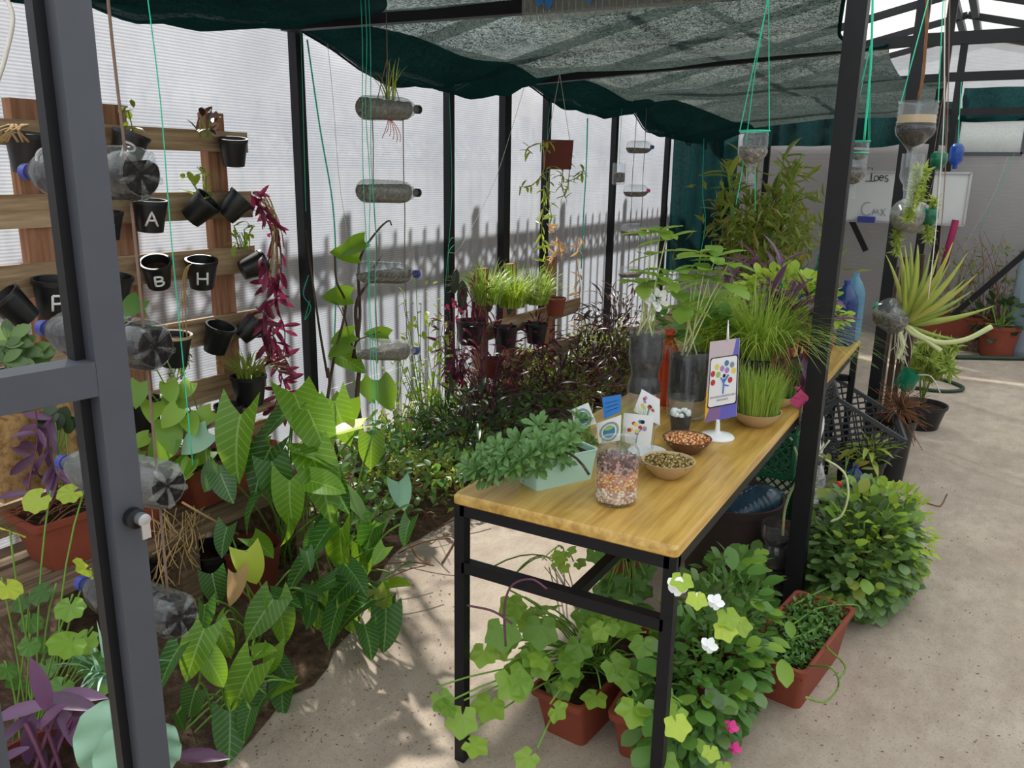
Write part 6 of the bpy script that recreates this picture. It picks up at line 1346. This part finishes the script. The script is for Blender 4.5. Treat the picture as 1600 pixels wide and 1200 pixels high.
wr([[(.0, 1), (.35, 1), (.35, 0)], [(-.05, 0), (.62, 0)], arc(.72, .22, .16, .2, 0, 360), arc(1.08, .25, .15, .2, 0, 320)+[(1.2, .1)], [(.95, .27), (1.22, .27)], arc(1.45, .33, .12, .11, 40, 270)+arc(1.45, .1, .12, .11, 90, -150)], 1353, 283, S, .004, 'ink', 'handwriting')
wr([arc(.4, .5, .4, .5, 60, 310), [(.85, .1), (.9, .5), (1.05, .2), (1.15, .5), (1.3, .1)], [(1.4, .5), (1.75, .0)], [(1.75, .6), (1.4, 0)]], 1345, 336, S*1.0, .0035, 'ink_grey', 'handwriting')
MB().box((-W2*.30, -.03, -H2*.46), (.16, .04, .06)).build('eraser', 'cap_blue', t)
# ================================================================== FAR RIGHT
# tall bamboo-like shrub behind the table
ct2 = V((-1.45, 5.75, 0)); roundpot('floor_pot', 'large pot of the tall shrub behind the table', ct2, .2, .34, 'terracotta'); t = thing('tall_shrub', 'tall bushy shrub with narrow olive leaves behind the table', 'shrub', ct2+V((0, 0, .3))); its = []
cen_ = at(1200, 345, y=5.7); b = MB(); o = origin(t)
for k in range(26):
    tip = at(R.uniform(1115, 1285), R.uniform(232, 380), y=5.7+R.uniform(-.4, .4)); P = bez(o+rv(.06), o.lerp(tip, .6)+V((0, 0, .35)), tip, 8); b.tube([p-o for p in P], .006, 5)
    for j in range(13): i = R.randrange(3, 8); p = P[i].lerp(P[i+1], R.random()); d = (P[i+1]-P[i]).normalized()+sph()*1.1+V((0, 0, -.3)); leaf(t, 'lance', 'leaf_olive', p, d, s=R.uniform(.11, .2)) if j < 10 else its.append((p, d, sph(), R.uniform(.08, .15)))
for _ in range(900): p = at(R.gauss(1200, 42), R.gauss(370, 40), y=5.7+R.gauss(0, .25)); its.append((p, sph()+V((0, 0, -.6)), sph(), R.uniform(.07, .14)))
b.build('stem', 'stem_green', t, True, kind='stuff'); joined(t, 'inner_leaves', 'tinylance', 'leaf_olive', its)
# hanging aloe
ca = at(1402, 495, h=3.75); a0 = at(1372, 482, h=3.7); bottle('hanging_bottle', 'clear bottle with a green cap holding the big aloe at the second black post', at(1412, 505, h=3.75), at(1366, 476, h=3.72), .065, 'clear_plastic', 'cap_green', 'perlite', .0)
t = thing('aloe_plant', 'big pale green aloe sprouting sideways from the bottle at the second black post', 'plant', at(1412, 505, h=3.75)); o = origin(t)
for px, py, dd_ in ((1408, 400, 0), (1420, 385, .1), (1432, 395, -.1), (1445, 388, .1), (1460, 395, 0), (1470, 410, .15), (1488, 408, 0), (1500, 420, -.15), (1510, 400, .1), (1528, 420, 0), (1505, 440, .1), (1535, 455, -.1), (1490, 470, 0), (1520, 478, .2), (1480, 450, -.2), (1440, 420, .2), (1418, 430, -.2), (1455, 440, .2), (1398, 420, 0), (1465, 470, -.25), (1500, 495, -.1), (1430, 410, .25), (1475, 430, .1), (1548, 505, .1), (1490, 545, 0), (1512, 460, .2), (1450, 400, -.2), (1495, 430, .25)):
    tip = at(px, py, h=3.75+dd_*.7); d = tip-o; leaf(t, 'aloe', 'leaf_aloe', o+d.normalized()*.01, d, V((-.2, 0, 1)), d.length*1.0)
b = MB()
for pts in ([(1412, 505), (1425, 520), (1445, 530), (1470, 548)], [(1418, 510), (1440, 525), (1470, 535), (1510, 530), (1550, 510)], [(1405, 515), (1410, 540), (1402, 560)]): b.tube([p-o for p in curve([at(px, py, h=3.72) for px, py in pts], 6)], .011, 6)
b.build('stem', 'stem_pale', t, True); b = MB()
for k in range(16): a = at(R.uniform(1398, 1420), R.uniform(510, 520), h=3.72); e = at(R.uniform(1390, 1425), R.uniform(540, 575), h=3.72); b.tube([q-o for q in bez(a, (a+e)/2+rv(.04), e, 5)], .0016, 4)
b.build('root', 'rope_white', t, True, kind='stuff')
# stakes, ferns and root mass beside the second post
for k, px in enumerate((1372, 1384, 1395, 1408)):
    p = at(px, 640, y=5.25+.12*k); MB().box((0, 0, .55), (.03, .03, 1.1+.1*(k % 2))).build('wooden_stake', 'bark', None, label=('first', 'second', 'third', 'fourth')[k]+' brown wooden stake from the left beside the second black post', cat='stake', group='wooden stakes', loc=V((p.x, p.y, 0)))
rm = at(1402, 640, y=4.75); t = thing('dry_root_mass', 'mass of dry brown roots hanging at the foot of the second black post', 'dry plant', rm); b = MB()
for _ in range(220): u_ = sph(); a = V((u_.x*.09, u_.y*.09, u_.z*.12)); e = a*1.5+rv(.06)+V((0, 0, -.04)); b.tube(bez(a*.3, a, e, 4), .0018, 4)
b.build('roots', 'dry_root', t, True, kind='stuff'); rm0 = V((rm.x, rm.y, 0)); roundpot('floor_pot', 'dark pot under the dry root mass', V((rm.x, rm.y, 0)), .1, max(.12, rm.z-.05), 'pot_black')
fb = at(1445, 590, y=5.9); roundpot('floor_pot', 'black bowl-shaped pot under the feathery fern', V((fb.x, fb.y, 0)), .16, .16, 'pot_black'); t = thing('feathery_fern', 'feathery pale fern drooping below the aloe', 'plant', V((fb.x, fb.y, .14))); b = MB(); its = []; o = origin(t)
for k in range(16):
    tip = at(R.uniform(1412, 1495), R.uniform(535, 590), y=5.8+R.uniform(-.2, .2)); P = bez(o, o.lerp(tip, .5)+V((0, 0, .3)), tip, 10); b.tube([p-o for p in P], .003, 4)
    for j in range(60): i = R.randrange(3, 10); its.append((P[i].lerp(P[i+1], R.random()), sph()+V((0, 0, -.3)), sph(), R.uniform(.05, .1)))
b.build('stem', 'stem_green', t, True, kind='stuff'); joined(t, 'needles', 'tinylance', 'leaf_fern', its)
c = at(1418, 592, y=5.2); t = thing('watering_bottle', 'green plastic bottle cut open and hung low by the second black post', 'planter', c); MB().lathe([(.001, -.06), (.05, -.06), (.055, -.04), (.055, .05), (.05, .05)], 18, Matrix.Rotation(.4, 4, 'Y')).build('shell', 'green_plastic', t, 50); MB().tube(curve([V((.05, 0, .03)), V((.12, 0, .03)), V((.18, 0, -.06))], 5), .004, 5).build('tube', 'rope_white', t, True); MB().tube([V((0, 0, .05)), V((0, 0, .35))], .0015, 4).build('sling_twine', 'rope_brown', t)
hz = [at(px, py, z=.015) for px, py in ((1452, 588), (1480, 595), (1503, 604), (1500, 610), (1470, 611), (1430, 606))]; rope('garden_hose', hz, .014, 'hose_green', 'loop of dark green garden hose on the floor below the aloe', 'hose', n=8, smooth=6)
rope('garden_hose', [at(px, 558+.02*(px-1490), z=.02) for px in (1490, 1530, 1570, 1620)], .02, 'hose_green', 'dark hose lying along the foot of the end wall', 'hose', n=8)
# pots along the end wall
cp = at(1555, 556, z=0); rr_ = 30*px2m(cp); t = roundpot('floor_pot', 'terracotta pot with a jade plant at the end wall', cp, rr_, 50*px2m(cp), 'terracotta'); top_ = cp+V((0, 0, 45*px2m(cp)))
t = thing('jade_plant', 'jade plant with round dark leaves in the terracotta pot at the end wall', 'plant', top_); its = dome(at(1560, 500, y=cp.y), (.22, .18, .2), 70, .1, low=-.8)
for p, d, up, s in its: leaf(t, 'round', 'leaf_deep', p, d, up, s)
stems(t, top_, its, 'stem_green', .008, every=4)
trough('trough_planter', 'terracotta trough of dry stems at the end wall left of the jade plant', at(1488, 545, z=0)+V((0, .1, .12)), .75, .22, .2, 0, 'terracotta'); MB().box((0, 0, .06), (.8, .3, .12)).build('step_block', 'grey_wood', None, loc=at(1488, 545, z=0)+V((0, .1, 0)), label='low grey wooden block under the trough at the end wall', cat='block')
for k, (px, lab) in enumerate(((1480, 'dry twiggy shrub left before the end wall'), (1530, 'dry twiggy shrub behind the jade plant'), (1560, 'thin dry twigs reaching up at the end wall'))):
    b = MB(); base = at(px, 540, y=8.95); t = thing('dry_shrub', lab, 'dry plant', base, 0, 'dry twigs at the end wall')
    for _ in range(26): e = V((R.uniform(-.4, .4), R.uniform(-.1, .1), R.uniform(.3, 1.1))); b.tube(bez(V((0, 0, 0)), V((e.x*.2, 0, e.z*.7)), e, 6), [.006*(1-.13*j) for j in range(7)], 4)
    b.build('twig', 'dry_root', t, True, kind='stuff'); joined(t, 'withered_leaves', 'tinylance', 'leaf_olive', [(base+V((R.uniform(-.4, .4), R.uniform(-.1, .1), R.uniform(.2, 1.0))), sph(), sph(), R.uniform(.05, .1)) for _ in range(110)])
cb = at(1604, 556, z=0); t = thing('water_barrel', 'tall pale blue plastic barrel wrapped in clear film at the right edge', 'barrel', cb); Rb = 32*px2m(cb); MB().lathe([(.001, 0), (Rb*.95, 0), (Rb, .05), (Rb*.97, .4), (Rb, .42), (Rb*.97, .8), (Rb*.9, 1.0), (Rb*.4, 1.06), (.001, 1.06)], 28).build('body', 'barrel_plastic', t, 50); MB().lathe([(Rb*1.05, .0), (Rb*1.12, .3), (Rb*1.02, .55)], 28, rfun=lambda a, z: 1+.04*math.sin(a*9)).build('film', 'clear_plastic', t, True)
p = at(1480, 430, y=8.8); MB().tube([V((0, 0, -.25)), V((.05, 0, .25))], .03, 8).build('red_rag', 'fabric_magenta', None, True, loc=at(1478, 385, y=9.0), label='faded red cloth strip hanging on the post before the end wall', cat='rag')
